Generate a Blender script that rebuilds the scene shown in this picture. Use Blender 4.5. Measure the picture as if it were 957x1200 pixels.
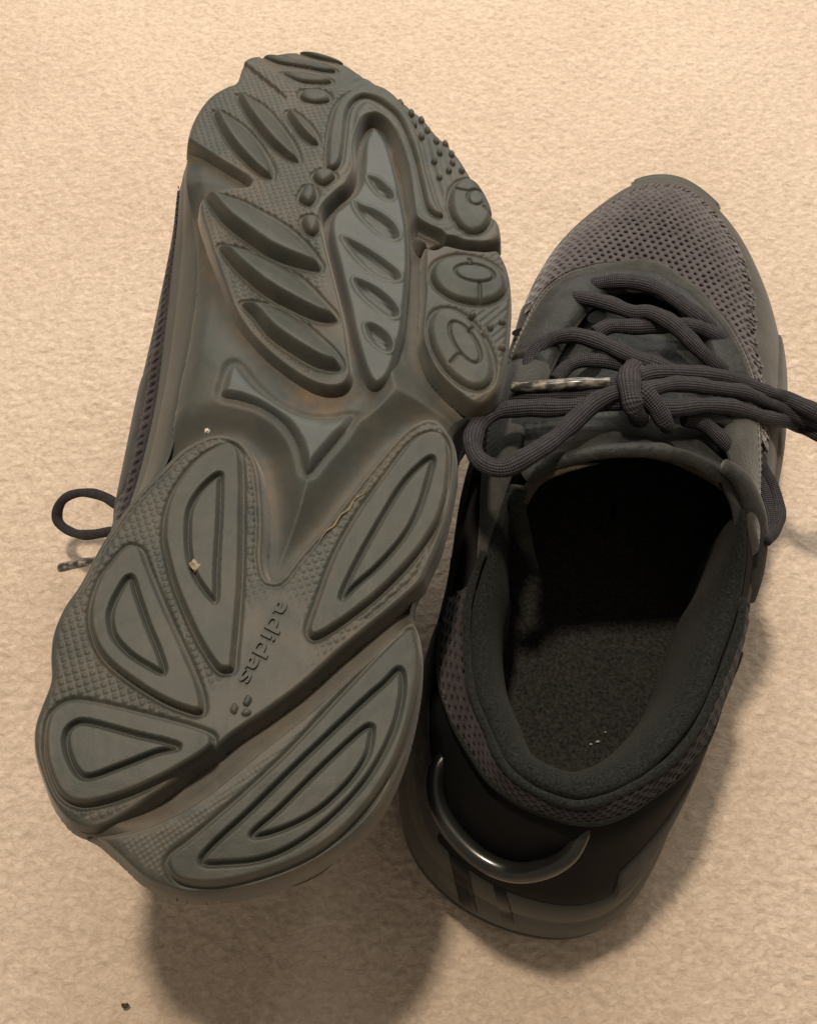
import bpy, math, random
import numpy as np
from mathutils import Vector, Matrix
from mathutils.bvhtree import BVHTree

for o in list(bpy.data.objects):
    bpy.data.objects.remove(o)
scene = bpy.context.scene
COL = scene.collection
random.seed(7)
RNG = np.random.default_rng(11)

# ------------------------------------------------------------------ camera
CAM_F = 1250.0                      # focal length in photograph pixels (1200 px tall)
CAM_T = math.radians(27)            # tilt from straight down
CAM_D = 0.415
CAM_POS = np.array([0.0, -CAM_D * math.sin(CAM_T), CAM_D * math.cos(CAM_T)])
cam = bpy.data.cameras.new('camera')
cam.sensor_fit = 'VERTICAL'
cam.sensor_height = 24.0
cam.lens = CAM_F / 1200.0 * 24.0
cam.clip_start = 0.01
cam.clip_end = 50
camo = bpy.data.objects.new('camera', cam)
COL.objects.link(camo)
camo.location = CAM_POS
camo.rotation_euler = (CAM_T, 0, 0)
scene.camera = camo

# ------------------------------------------------------------------ light (indoor: one warm room lamp, added soft side fill, dim warm room)
world = bpy.data.worlds.new('World')
scene.world = world
world.use_nodes = True
bg = world.node_tree.nodes['Background']
bg.inputs[0].default_value = (1.0, 0.86, 0.70, 1)
bg.inputs[1].default_value = 0.25
lamp = bpy.data.lights.new('room_lamp', 'POINT')
lamp.energy = 43.0
lamp.color = (1.0, 0.845, 0.675)
lamp.shadow_soft_size = 0.05
lampo = bpy.data.objects.new('room_lamp', lamp)
COL.objects.link(lampo)
lampo.location = (-0.135, 0.23, 1.25)
side = bpy.data.lights.new('side_fill', 'AREA')       # unseen broad fill light, added to brighten the toes and far carpet
side.shape = 'RECTANGLE'; side.size = 0.8; side.size_y = 0.6
side.energy = 9.3
side.color = (1.0, 0.97, 0.90)
sideo = bpy.data.objects.new('side_fill', side)
COL.objects.link(sideo)
sideo.location = (0.20, 0.86, 0.78)
sideo.rotation_euler = (Vector((-0.03, 0.0, 0.0)) - Vector(sideo.location)).to_track_quat('-Z', 'Y').to_euler()
scene.view_settings.view_transform = 'Standard'
scene.view_settings.look = 'None'
scene.view_settings.gamma = 1.0
scene.view_settings.exposure = 0.0
scene.view_settings.use_curve_mapping = False

# ------------------------------------------------------------------ geometry of the poses
_F = np.array([0, math.sin(CAM_T), -math.cos(CAM_T)])
_R = np.array([1.0, 0, 0])
_U = np.cross(_R, _F)

def ray(p):
    p = np.asarray(p, float)
    return (p[..., 0:1] - 478.5) / CAM_F * _R + (600 - p[..., 1:2]) / CAM_F * _U + _F

def onz(p, z):
    d = ray(p)
    t = (z - CAM_POS[2]) / d[..., 2]
    return CAM_POS + d * t[..., None]

LB = onz((190, 1048), .118)          # heel end of the upturned sole
LA = onz((350, 60), .112)            # toe end
L_AX = (LA - LB) / np.linalg.norm(LA - LB)
_s = np.cross(L_AX, [0, 0, 1.0]); _s /= np.linalg.norm(_s)
_n = np.cross(_s, L_AX)
L_N = _n * math.cos(.06) + _s * math.sin(.06)
L_S = np.cross(L_AX, L_N)
SOLE_L = .302

def zb(y):                           # toe spring and heel bevel of the sole
    y = np.asarray(y, float)
    t = np.clip((y - .60 * SOLE_L) / (.40 * SOLE_L), 0, None)
    h = np.clip((.12 * SOLE_L - y) / (.12 * SOLE_L), 0, None)
    return .014 * t ** 2 + .003 * h ** 2

def lun(p, off=0.0):                 # photograph point -> shoe x, y on the upturned sole
    p = np.asarray(p, float)
    d = ray(p)
    z = np.zeros(d.shape[:-1])
    for _ in range(12):
        t = (((LB - CAM_POS) @ L_N) - z) / (d @ L_N)
        P = CAM_POS + d * t[..., None]
        x = (P - LB) @ L_S
        y = (P - LB) @ L_AX
        z = zb(y) - off
    return np.stack([x, y], -1)

R_ANG, R_T = -0.30880867, np.array([0.02377294, -0.14468808])
R_M = np.array([[math.cos(R_ANG), -math.sin(R_ANG)], [math.sin(R_ANG), math.cos(R_ANG)]])

def w2r(P):
    P = np.asarray(P, float)
    q = (P[..., :2] - R_T) @ R_M
    return np.concatenate([q, P[..., 2:3]], -1)

def rpx(p, z):                       # photograph point at height z -> right-shoe coordinates
    return w2r(onz(np.asarray(p, float), z))

# ------------------------------------------------------------------ materials
def mat(name, col, rough=.6, spec=.3, col2=None, nscale=40, bump=0.0, bscale=600, bdist=.0004, dust=None, dust_amt=0.0, dust_scale=60, sheen=0.0, coat=0.0, scuff=None):
    m = bpy.data.materials.new(name)
    m.use_nodes = True
    nt = m.node_tree
    N, Lk = nt.nodes, nt.links
    b = N['Principled BSDF']
    b.inputs['Roughness'].default_value = rough
    b.inputs['Specular IOR Level'].default_value = spec
    b.inputs['Coat Weight'].default_value = coat
    if sheen:
        b.inputs['Sheen Weight'].default_value = sheen
        b.inputs['Sheen Roughness'].default_value = .5
        b.inputs['Sheen Tint'].default_value = (1, .98, .94, 1)
    tc = N.new('ShaderNodeTexCoord')
    n1 = N.new('ShaderNodeTexNoise'); n1.inputs['Scale'].default_value = nscale; n1.inputs['Detail'].default_value = 6
    Lk.new(tc.outputs['Object'], n1.inputs['Vector'])
    r = N.new('ShaderNodeValToRGB')
    c2 = col2 or tuple(c * 1.25 for c in col)
    r.color_ramp.elements[0].color = (*col, 1); r.color_ramp.elements[0].position = .3
    r.color_ramp.elements[1].color = (*c2, 1); r.color_ramp.elements[1].position = .7
    Lk.new(n1.outputs[0], r.inputs[0])
    out = r.outputs[0]
    if dust:
        at = N.new('ShaderNodeAttribute'); at.attribute_name = 'dust'
        n2 = N.new('ShaderNodeTexNoise'); n2.inputs['Scale'].default_value = dust_scale; n2.inputs['Detail'].default_value = 8; n2.inputs['Roughness'].default_value = .65
        Lk.new(tc.outputs['Object'], n2.inputs['Vector'])
        mr = N.new('ShaderNodeMapRange'); mr.inputs[1].default_value = .38; mr.inputs[2].default_value = .72
        Lk.new(n2.outputs[0], mr.inputs[0])
        ad = N.new('ShaderNodeMath'); ad.operation = 'ADD'; ad.inputs[1].default_value = dust_amt
        Lk.new(at.outputs['Fac'], ad.inputs[0])
        mu = N.new('ShaderNodeMath'); mu.operation = 'MULTIPLY'; mu.use_clamp = True
        Lk.new(ad.outputs[0], mu.inputs[0]); Lk.new(mr.outputs[0], mu.inputs[1])
        mx = N.new('ShaderNodeMix'); mx.data_type = 'RGBA'
        Lk.new(mu.outputs[0], mx.inputs['Factor']); Lk.new(out, mx.inputs['A']); mx.inputs['B'].default_value = (*dust, 1)
        out = mx.outputs['Result']
    if scuff:
        n5 = N.new('ShaderNodeTexNoise'); n5.inputs['Scale'].default_value = 130; n5.inputs['Detail'].default_value = 10; n5.inputs['Roughness'].default_value = .75
        mp5 = N.new('ShaderNodeMapping'); mp5.inputs['Scale'].default_value = (1.0, .35, 1.0); mp5.inputs['Rotation'].default_value = (0, 0, .5)
        Lk.new(tc.outputs['Object'], mp5.inputs[0]); Lk.new(mp5.outputs[0], n5.inputs['Vector'])
        m5 = N.new('ShaderNodeMapRange'); m5.inputs[1].default_value = .52; m5.inputs[2].default_value = .74; m5.inputs[4].default_value = .4
        Lk.new(n5.outputs[0], m5.inputs[0])
        x5 = N.new('ShaderNodeMix'); x5.data_type = 'RGBA'; x5.inputs['B'].default_value = (*scuff, 1)
        Lk.new(m5.outputs[0], x5.inputs['Factor']); Lk.new(out, x5.inputs['A'])
        out = x5.outputs['Result']
    Lk.new(out, b.inputs['Base Color'])
    if bump:
        n3 = N.new('ShaderNodeTexNoise'); n3.inputs['Scale'].default_value = bscale; n3.inputs['Detail'].default_value = 4
        Lk.new(tc.outputs['Object'], n3.inputs['Vector'])
        bp = N.new('ShaderNodeBump'); bp.inputs['Strength'].default_value = bump; bp.inputs['Distance'].default_value = bdist
        Lk.new(n3.outputs[0], bp.inputs['Height'])
        Lk.new(bp.outputs[0], b.inputs['Normal'])
    return m

BROWN = (.13, .093, .057)
M_RUB = mat('grey_rubber', (.032, .037, .031), .5, .3, (.052, .055, .046), 30, .3, 900, .0002, BROWN, .16, 60, sheen=.22, scuff=(.105, .10, .085))
M_LUG = mat('worn_grey_rubber', (.030, .035, .029), .5, .28, (.050, .053, .044), 25, .25, 1200, .0002, BROWN, .10, 90, sheen=.13, scuff=(.10, .096, .082))
M_POD = mat('blue_grey_foam', (.038, .046, .043), .5, .4, (.056, .062, .056), 30, .2, 700, .0002, BROWN, .10, 60, sheen=.15)
M_FOAM = mat('grey_foam', (.036, .042, .038), .58, .28, (.054, .058, .051), 22, .3, 700, .0002, BROWN, .10, 60, sheen=.12, scuff=(.09, .085, .07))
M_SIDE = mat('dark_foam_side', (.080, .079, .069), .6, .22, (.108, .104, .091), 25, .2, 500, .0002)
M_TOEG = mat('grey_suede', (.062, .057, .052), .9, .12, (.092, .085, .077), 90, .6, 1200, .0004, sheen=.15)
M_EYE = mat('grey_nubuck', (.036, .036, .033), .88, .12, (.062, .061, .055), 160, .7, 900, .0005, sheen=.3)
M_SUEDE = mat('black_suede', (.020, .020, .020), .85, .15, (.050, .049, .046), 170, .7, 1300, .0004, sheen=.15)
M_KNITD = mat('dark_collar_knit', (.026, .021, .023), .85, .15, (.046, .038, .041), 160, .6, 1800, .0003, sheen=.2)
M_KNIT = mat('purple_grey_knit', (.058, .048, .051), .85, .2, (.090, .076, .080), 160, .6, 1800, .0003, sheen=.5)
M_LINERD = mat('black_underlay', (.024, .021, .021), .9, .1)
M_LINING = mat('black_lining', (.006, .007, .006), .88, .1, (.026, .027, .024), 1300, .9, 2600, .0004, sheen=.05)
M_INSOLE = mat('black_insole', (.013, .013, .012), .95, .08, (.046, .044, .041), 900, .9, 1800, .0006)
M_TONGUE = mat('black_leather', (.016, .017, .017), .6, .3, (.040, .041, .039), 90, .8, 420, .0008)
M_FUZZ = mat('brown_fuzzy_lining', (.036, .029, .023), .95, .05, (.075, .060, .046), 300, .8, 1200, .0006)
M_PATENT = mat('black_patent', (.005, .005, .005), .65, .08, (.009, .009, .009), 40, .15, 300, .0003)
M_SHADE_BAND = mat('black_shade_band', (.006, .006, .006), .35, .3)
M_LOOP = mat('glossy_black_plastic', (.010, .010, .010), .26, .5, (.018, .018, .017), 60, .1, 300, .0002, coat=.2)
M_DARKHOLE = mat('black_eyelet', (.006, .006, .006), .9, .1)
M_THREAD = mat('grey_thread', (.08, .074, .066), .8, .2, (.12, .11, .10), 300)
M_CRUMB = mat('pale_grit', (.28, .22, .15), .9, .2, (.42, .34, .25), 800, .5, 2000, .0003)
M_LINT = mat('grey_lint', (.4, .39, .36), .9, .1)
M_WHITE = mat('white_lint', (.55, .52, .47), .9, .2)
M_DARKC = mat('brown_crumb', (.07, .05, .035), .9, .2)
M_GLUE = mat('dried_glue', (.15, .11, .065), .8, .2, (.24, .18, .11), 900)

def lace_mat(name, c1, c2):
    m = bpy.data.materials.new(name); m.use_nodes = True
    nt = m.node_tree; N, Lk = nt.nodes, nt.links
    b = N['Principled BSDF']; b.inputs['Roughness'].default_value = .72; b.inputs['Specular IOR Level'].default_value = .25
    uv = N.new('ShaderNodeUVMap'); uv.uv_map = 'UVMap'
    sp = N.new('ShaderNodeSeparateXYZ'); Lk.new(uv.outputs[0], sp.inputs[0])
    def sinw(a, bb):
        m1 = N.new('ShaderNodeMath'); m1.operation = 'MULTIPLY'; m1.inputs[1].default_value = a; Lk.new(sp.outputs[0], m1.inputs[0])
        m2 = N.new('ShaderNodeMath'); m2.operation = 'MULTIPLY_ADD'; m2.inputs[1].default_value = bb; Lk.new(sp.outputs[1], m2.inputs[0]); Lk.new(m1.outputs[0], m2.inputs[2])
        s = N.new('ShaderNodeMath'); s.operation = 'SINE'; Lk.new(m2.outputs[0], s.inputs[0])
        return s
    s1 = sinw(4700, 2 * math.pi * 5); s2 = sinw(4700, -2 * math.pi * 5)
    mx = N.new('ShaderNodeMath'); mx.operation = 'MULTIPLY'
    Lk.new(s1.outputs[0], mx.inputs[0]); Lk.new(s2.outputs[0], mx.inputs[1])
    mr = N.new('ShaderNodeMapRange'); mr.inputs[1].default_value = -.8; mr.inputs[2].default_value = .9; Lk.new(mx.outputs[0], mr.inputs[0])
    tc = N.new('ShaderNodeTexCoord'); ns = N.new('ShaderNodeTexNoise'); ns.inputs['Scale'].default_value = 500; Lk.new(tc.outputs['Object'], ns.inputs['Vector'])
    mm = N.new('ShaderNodeMath'); mm.operation = 'MULTIPLY'; Lk.new(mr.outputs[0], mm.inputs[0]); Lk.new(ns.outputs[0], mm.inputs[1])
    r = N.new('ShaderNodeValToRGB'); r.color_ramp.elements[0].color = (*c1, 1); r.color_ramp.elements[1].color = (*c2, 1); r.color_ramp.elements[1].position = .6
    Lk.new(mm.outputs[0], r.inputs[0]); Lk.new(r.outputs[0], b.inputs['Base Color'])
    bp = N.new('ShaderNodeBump'); bp.inputs['Strength'].default_value = .8; bp.inputs['Distance'].default_value = .0005
    Lk.new(mr.outputs[0], bp.inputs['Height']); Lk.new(bp.outputs[0], b.inputs['Normal'])
    return m
M_LACE = lace_mat('braided_lace', (.015, .014, .017), (.074, .067, .073))

def aglet_mat():
    m = bpy.data.materials.new('worn_aglet'); m.use_nodes = True
    nt = m.node_tree; N, Lk = nt.nodes, nt.links
    b = N['Principled BSDF']; b.inputs['Roughness'].default_value = .25; b.inputs['Specular IOR Level'].default_value = .6
    tc = N.new('ShaderNodeUVMap'); tc.uv_map = 'UVMap'; mp = N.new('ShaderNodeMapping'); mp.inputs['Scale'].default_value = (230, 2.5, 1)
    Lk.new(tc.outputs[0], mp.inputs[0])
    ns = N.new('ShaderNodeTexNoise'); ns.inputs['Scale'].default_value = 1.0; ns.inputs['Detail'].default_value = 3; Lk.new(mp.outputs[0], ns.inputs['Vector'])
    r = N.new('ShaderNodeValToRGB'); r.color_ramp.elements[0].color = (.035, .034, .032, 1); r.color_ramp.elements[0].position = .45
    r.color_ramp.elements[1].color = (.34, .31, .26, 1); r.color_ramp.elements[1].position = .66
    Lk.new(ns.outputs[0], r.inputs[0]); Lk.new(r.outputs[0], b.inputs['Base Color'])
    return m
M_AGLET = aglet_mat()

def carpet_mat():
    m = bpy.data.materials.new('beige_carpet'); m.use_nodes = True
    nt = m.node_tree; N, Lk = nt.nodes, nt.links
    b = N['Principled BSDF']; b.inputs['Roughness'].default_value = 1.0; b.inputs['Specular IOR Level'].default_value = .05
    b.inputs['Sheen Weight'].default_value = .08
    tc = N.new('ShaderNodeTexCoord')
    n1 = N.new('ShaderNodeTexNoise'); n1.inputs['Scale'].default_value = 9; n1.inputs['Detail'].default_value = 5; Lk.new(tc.outputs['Object'], n1.inputs['Vector'])
    n2 = N.new('ShaderNodeTexNoise'); n2.inputs['Scale'].default_value = 480; n2.inputs['Detail'].default_value = 5; n2.inputs['Roughness'].default_value = .7; n2.inputs['Distortion'].default_value = 1.0
    mp = N.new('ShaderNodeMapping'); mp.inputs['Scale'].default_value = (.75, 1.1, 1); mp.inputs['Rotation'].default_value = (0, 0, .2)
    Lk.new(tc.outputs['Object'], mp.inputs[0]); Lk.new(mp.outputs[0], n2.inputs['Vector'])
    r1 = N.new('ShaderNodeValToRGB'); r1.color_ramp.elements[0].position = .3; r1.color_ramp.elements[1].position = .7
    r1.color_ramp.elements[0].color = (.645, .527, .418, 1); r1.color_ramp.elements[1].color = (.715, .596, .482, 1)
    Lk.new(n1.outputs[0], r1.inputs[0])
    r2 = N.new('ShaderNodeValToRGB'); r2.color_ramp.elements[0].position = .28; r2.color_ramp.elements[1].position = .68
    r2.color_ramp.elements[0].color = (.72, .68, .64, 1); r2.color_ramp.elements[1].color = (1.12, 1.12, 1.12, 1)
    Lk.new(n2.outputs[0], r2.inputs[0])
    mx = N.new('ShaderNodeMix'); mx.data_type = 'RGBA'; mx.blend_type = 'MULTIPLY'; mx.inputs['Factor'].default_value = 1
    Lk.new(r1.outputs[0], mx.inputs['A']); Lk.new(r2.outputs[0], mx.inputs['B']); Lk.new(mx.outputs['Result'], b.inputs['Base Color'])
    bp = N.new('ShaderNodeBump'); bp.inputs['Strength'].default_value = .55; bp.inputs['Distance'].default_value = .0012
    Lk.new(n2.outputs[0], bp.inputs['Height']); Lk.new(bp.outputs[0], b.inputs['Normal'])
    return m
M_CARPET = carpet_mat()

# ------------------------------------------------------------------ mesh helpers
def mk(name, V, Fc, m, parent=None, smooth=True, dust=None, uv=None):
    """link one mesh object; V (n,3), Fc a list of faces or an (n,k) array"""
    me = bpy.data.meshes.new(name)
    V = np.asarray(V, float)
    if isinstance(Fc, np.ndarray) and Fc.ndim == 2:
        k = Fc.shape[1]
        me.vertices.add(len(V)); me.vertices.foreach_set('co', V.ravel().astype(np.float32))
        me.loops.add(Fc.size); me.loops.foreach_set('vertex_index', Fc.ravel().astype(np.int32))
        me.polygons.add(len(Fc)); me.polygons.foreach_set('loop_start', np.arange(0, Fc.size, k, dtype=np.int32))
        me.update(calc_edges=True)
    else:
        me.from_pydata(V.tolist(), [], [list(map(int, f)) for f in Fc])
    if uv is not None:
        lay = me.uv_layers.new(name='UVMap')
        li = np.empty(len(me.loops), np.int32); me.loops.foreach_get('vertex_index', li)
        lay.data.foreach_set('uv', np.asarray(uv, np.float32)[li].ravel())
    if dust is not None:
        a = me.attributes.new('dust', 'FLOAT', 'POINT'); a.data.foreach_set('value', np.asarray(dust, np.float32))
    me.polygons.foreach_set('use_smooth', np.full(len(me.polygons), smooth))
    me.materials.append(m)
    me.validate()
    o = bpy.data.objects.new(name, me)
    COL.objects.link(o)
    if parent is not None:
        o.parent = parent
    return o

def tag(o, label, cat, group=None):
    o['label'] = label; o['category'] = cat
    if group: o['group'] = group

def cr(P, n=6, closed=True):
    """Catmull-Rom through P"""
    P = np.asarray(P, float)
    k = len(P); out = []
    rng = range(k) if closed else range(k - 1)
    for i in rng:
        if closed:
            a, b, c, d = P[(i - 1) % k], P[i], P[(i + 1) % k], P[(i + 2) % k]
        else:
            b, c = P[i], P[i + 1]
            a = P[i - 1] if i > 0 else 2 * b - c
            d = P[i + 2] if i + 2 < k else 2 * c - b
        for t in np.arange(n) / n:
            out.append(.5 * ((2 * b) + (c - a) * t + (2 * a - 5 * b + 4 * c - d) * t * t + (3 * b - a - 3 * c + d) * t ** 3))
    if not closed: out.append(P[-1])
    return np.array(out)

def sdf(poly, X, Y):
    """signed distance to a closed polygon, positive inside"""
    d2 = np.full(X.shape, 1e9); ins = np.zeros(X.shape, bool)
    A = poly; Bp = np.roll(poly, -1, 0)
    for (x0, y0), (x1, y1) in zip(A, Bp):
        ex, ey = x1 - x0, y1 - y0
        l2 = ex * ex + ey * ey
        if l2 < 1e-16: continue
        t = np.clip(((X - x0) * ex + (Y - y0) * ey) / l2, 0, 1)
        d2 = np.minimum(d2, (X - x0 - t * ex) ** 2 + (Y - y0 - t * ey) ** 2)
        if y0 != y1:
            c = ((y0 > Y) != (y1 > Y)) & (X < ex * (Y - y0) / ey + x0)
            ins ^= c
    return np.sqrt(d2) * np.where(ins, 1, -1)

def prof(d, r):
    q = np.clip(d / r, 0, 1)
    return np.sqrt(np.clip(1 - (1 - q) ** 2, 0, 1))

def sst(x):
    x = np.clip(x, 0, 1)
    return x * x * (3 - 2 * x)

def nz(X, Y, cell, seed=0):
    """value noise in numpy"""
    r = np.random.default_rng(seed)
    T = r.random((256, 256))
    u, v = X / cell, Y / cell
    i, j = np.floor(u).astype(int), np.floor(v).astype(int)
    a, b = sst(u - i), sst(v - j)
    g = lambda p, q: T[p % 256, q % 256]
    return (g(i, j) * (1 - a) + g(i + 1, j) * a) * (1 - b) + (g(i, j + 1) * (1 - a) + g(i + 1, j + 1) * a) * b

# ------------------------------------------------------------------ carpet
def build_carpet():
    st = .00075
    xs = np.arange(-.30, .30, st); ys = np.arange(-.235, .40, st)
    X, Y = np.meshgrid(xs, ys)
    wx = X + .0028 * (nz(X, Y, .005, 1) - .5); wy = Y + .0028 * (nz(X, Y, .005, 2) - .5)
    h = .0003 * nz(wx, wy * 1.2, .0042, 3) + .00062 * nz(wx * 1.0, wy * 1.35, .0022, 4) + .00055 * nz(wx, wy * 1.2, .0014, 6) + .0014 * (nz(X, Y, .045, 5) - .5)
    edge = np.minimum.reduce([X - xs[0], xs[-1] - X, Y - ys[0], ys[-1] - Y])
    h = h * sst(edge / .02) - .0022
    ny, nx = X.shape
    I = np.arange(nx * ny).reshape(ny, nx)
    Fc = np.stack([I[:-1, :-1], I[:-1, 1:], I[1:, 1:], I[1:, :-1]], -1).reshape(-1, 4)
    V = np.stack([X, Y, h], -1).reshape(-1, 3)
    x0, x1, y0, y1 = xs[0], xs[-1], ys[0], ys[-1]; w = 1.2
    ring = np.array([(x0 - w, y0 - w), (x1 + w, y0 - w), (x1 + w, y1 + w), (x0 - w, y1 + w), (x0, y0), (x1, y0), (x1, y1), (x0, y1)])
    n0 = len(V)
    V = np.vstack([V, np.c_[ring, np.full(8, -.0022)]])
    F2 = np.array([(0, 1, 5, 4), (1, 2, 6, 5), (2, 3, 7, 6), (3, 0, 4, 7)]) + n0
    o = mk('floor_carpet', V, np.vstack([Fc, F2]), M_CARPET)
    o['kind'] = 'structure'
build_carpet()

# ------------------------------------------------------------------ traced sole data (photograph points)
OUT = [(281,72),(300,64),(330,58),(360,57),(385,62),(410,73),(430,86),(455,100),(480,118),(503,138),(520,157),(540,177),(555,200),(568,223),(581,245),(591,261),(592,277),(584,285),(591,293),(600,311),(606,340),(604,382),(600,420),(592,452),(582,468),(568,478),(545,486),(534,500),(541,515),(543,545),(536,590),(524,632),(508,668),(499,690),(492,712),(498,735),(501,772),(495,830),(476,900),(442,965),(382,1014),(310,1045),(240,1057),(195,1051),(160,1034),(130,1006),(105,985),(75,969),(53,942),(40,912),(31,880),(31,850),(40,822),(50,796),(50,768),(53,740),(66,708),(86,678),(112,630),(156,562),(180,519),(190,487),(201,430),(213,374),(219,325),(220,280),(217,235),(212,205),(213,180),(214,160),(222,135),(240,110),(262,97),(272,92)]
FP = [(281,74),(300,66),(330,60),(360,59),(385,64),(410,75),(430,88),(455,102),(480,120),(502,140),(519,159),(539,179),(554,202),(567,225),(580,247),(590,262),(591,276),(583,284),(565,287),(545,285),(521,279),(505,285),(492,283),(484,266),(480,240),(474,200),(465,168),(453,144),(438,134),(427,142),(419,165),(419,195),(412,213),(395,228),(381,245),(381,265),(392,310),(406,365),(414,415),(416,438),(406,453),(386,457),(363,451),(333,433),(300,405),(273,370),(255,325),(240,280),(229,240),(240,224),(265,216),(290,212),(255,189),(220,166),(215,160),(223,136),(241,112),(263,99),(273,94)]
CP = [(494,287),(508,288),(521,283),(545,288),(568,290),(586,290),(599,311),(604,340),(602,382),(598,420),(590,452),(580,467),(568,476),(552,475),(528,458),(505,433),(493,405),(490,385),(493,335)]
HP = [(180,551),(211,521),(241,506),(265,504),(286,512),(302,530),(311,558),(315,612),(314,657),(322,674),(344,647),(380,607),(417,560),(450,520),(470,500),(487,489),(503,485),(519,490),(531,504),(539,522),(540,548),(533,590),(522,632),(507,666),(498,684),(470,710),(440,735),(400,768),(360,805),(320,835),(280,862),(252,885),(222,905),(192,930),(158,955),(124,974),(100,977),(74,966),(54,940),(42,911),(33,880),(33,851),(42,823),(52,796),(52,768),(55,741),(68,709),(88,680),(114,632),(150,582)]
RP = [(482,722),(495,737),(499,772),(493,828),(474,898),(440,962),(380,1011),(310,1042),(240,1054),(197,1048),(163,1033),(131,1004),(107,983),(92,974),(125,972),(160,964),(192,952),(233,929),(304,872),(358,829),(422,772),(457,740)]
POD = [(439,145),(453,163),(463,193),(469,220),(474,243),(478,270),(479,310),(476,348),(473,380),(466,410),(458,434),(446,447),(435,444),(425,425),(415,390),(407,353),(400,325),(393,298),(387,272),(387,256),(391,246),(403,236),(418,220),(424,200),(426,168),(431,153)]
YPL = [(259,459),(261,445),(267,424),(274,417),(283,423),(295,439),(314,458),(338,473),(362,480),(386,480),(411,476),(415,480),(405,500),(380,530),(365,548),(359,550),(355,542),(350,521),(341,503),(326,486),(302,471),(280,464)]
HOOK = [(476,236),(484,250),(497,260),(515,269),(522,275),(517,282),(505,284),(495,278),(484,264),(478,253)]
LENS = [  # big lens lugs, forefoot
 [(251,134),(255,131),(263,133),(285,148),(305,170),(319,195),(320,207),(317,210),(305,205),(285,188),(265,163)],
 [(279,115),(283,111),(290,113),(310,125),(330,148),(345,170),(351,187),(347,190),(335,185),(315,168),(293,140)],
 [(336,134),(340,130),(350,134),(366,150),(374,165),(372,170),(363,168),(348,154)],
 [(240,229),(248,227),(263,229),(285,236),(305,247),(325,258),(345,272),(363,290),(376,308),(377,314),(371,318),(340,311),(313,300),(288,283),(263,263),(248,243)],
 [(256,289),(265,288),(293,295),(325,308),(355,328),(380,353),(395,370),(394,377),(375,377),(345,365),(313,348),(285,325),(265,303)],
 [(283,357),(290,354),(318,358),(348,373),(375,395),(395,415),(401,428),(395,434),(373,431),(343,415),(315,395),(298,373)]]
RIDGE = [
 [(351,113),(356,106),(371,105),(384,109),(386,118),(371,121),(356,118)],
 [(330,88),(341,85),(366,88),(383,91),(389,96),(376,98),(351,96),(335,91)],
 [(308,68),(320,65),(351,71),(378,76),(394,83),(381,84),(353,79),(325,74)],
 [(351,61),(371,63),(393,69),(403,74),(388,72),(366,67)]]
STUD = [
 [(366,206),(373,200),(388,200),(393,208),(381,217),(371,214)],
 [(350,231),(358,218),(369,220),(371,231),(363,241),(353,237)],
 [(353,258),(361,253),(373,256),(374,268),(367,276),(358,272)]]
BAND = [(382,192),(384,160),(391,130),(402,114),(418,105),(437,101),(458,110),(476,130),(490,160),(500,200),(512,240),(520,252),(514,255),(500,245),(492,215),(485,185),(474,155),(463,135),(445,120),(428,114),(415,120),(407,135),(404,163),(400,190),(392,199),(384,198)]
BUMPS = [(454,104),(473,116),(478,130),(489,141),(498,155),(498,136),(505,148),(515,160),(519,174),(513,184),(533,176),(534,186),(530,195),(519,203),(545,195),(466,121),(486,128),(526,163)]
DOTS = [(553,370),(574,384),(588,378),(588,408),(563,392)]
LEAF = [
 ([(274,523),(282,534),(284,560),(284,612),(283,673),(279,735),(276,766),(274,784),(266,788),(254,784),(236,757),(219,722),(204,684),(195,649),(192,630),(195,600),(207,570),(229,542),(250,527),(265,521)],
  [[(257,560),(238,576),(224,600),(221,630),(223,657),(229,677),(239,693),(250,706),(254,704),(255,664),(258,612),(259,570)]]),
 ([(140,649),(152,640),(166,645),(175,667),(193,711),(213,755),(233,801),(239,828),(235,836),(222,835),(190,822),(152,798),(122,772),(108,743),(106,714),(116,681),(128,664)],
  [[(154,680),(140,699),(131,722),(134,746),(149,766),(172,782),(193,791),(187,766),(175,737),(163,703)]]),
 ([(55,854),(61,836),(78,823),(102,822),(152,833),(210,848),(245,860),(251,869),(248,879),(225,895),(184,918),(137,937),(99,945),(75,936),(61,912),(54,883)],
  [[(80,863),(90,851),(108,850),(160,864),(210,877),(184,885),(143,901),(105,914),(90,904),(81,883)]]),
 ([(362,745),(361,735),(370,708),(391,652),(418,604),(450,559),(479,521),(501,508),(517,511),(525,524),(526,551),(521,588),(509,620),(485,655),(450,692),(415,721),(383,743),(368,749)],
  [[(506,541),(490,551),(469,575),(442,620),(418,663),(400,704),(418,689),(447,663),(474,631),(490,601),(501,567)]]),
 ([(478,739),(489,751),(493,787),(482,843),(464,893),(436,939),(400,978),(358,1007),(304,1028),(251,1039),(212,1035),(197,1019),(199,1003),(226,982),(287,929),(340,879),(393,822),(450,762)],
  [[(468,788),(450,804),(422,829),(358,890),(297,950),(238,1008),(269,1014),(315,1007),(358,985),(400,950),(436,907),(461,858),(471,815)],
   [(434,854),(421,861),(379,900),(329,950),(296,981),(329,975),(372,953),(407,921),(429,890),(435,865)]])]
RECESS = [
 [(430,205),(440,205),(453,215),(461,225),(460,232),(450,230),(438,220)],
 [(414,233),(423,237),(443,245),(460,258),(468,273),(463,279),(448,274),(430,260),(418,245)],
 [(402,275),(423,284),(445,298),(465,313),(470,323),(465,327),(448,324),(425,308),(408,288)],
 [(414,325),(423,325),(443,335),(460,350),(468,363),(465,370),(453,368),(433,353),(419,338)],
 [(428,378),(438,377),(453,387),(460,400),(458,410),(448,409),(435,398),(429,388)]]

def P2(px, n=6):
    return cr(lun(px), n)

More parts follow.
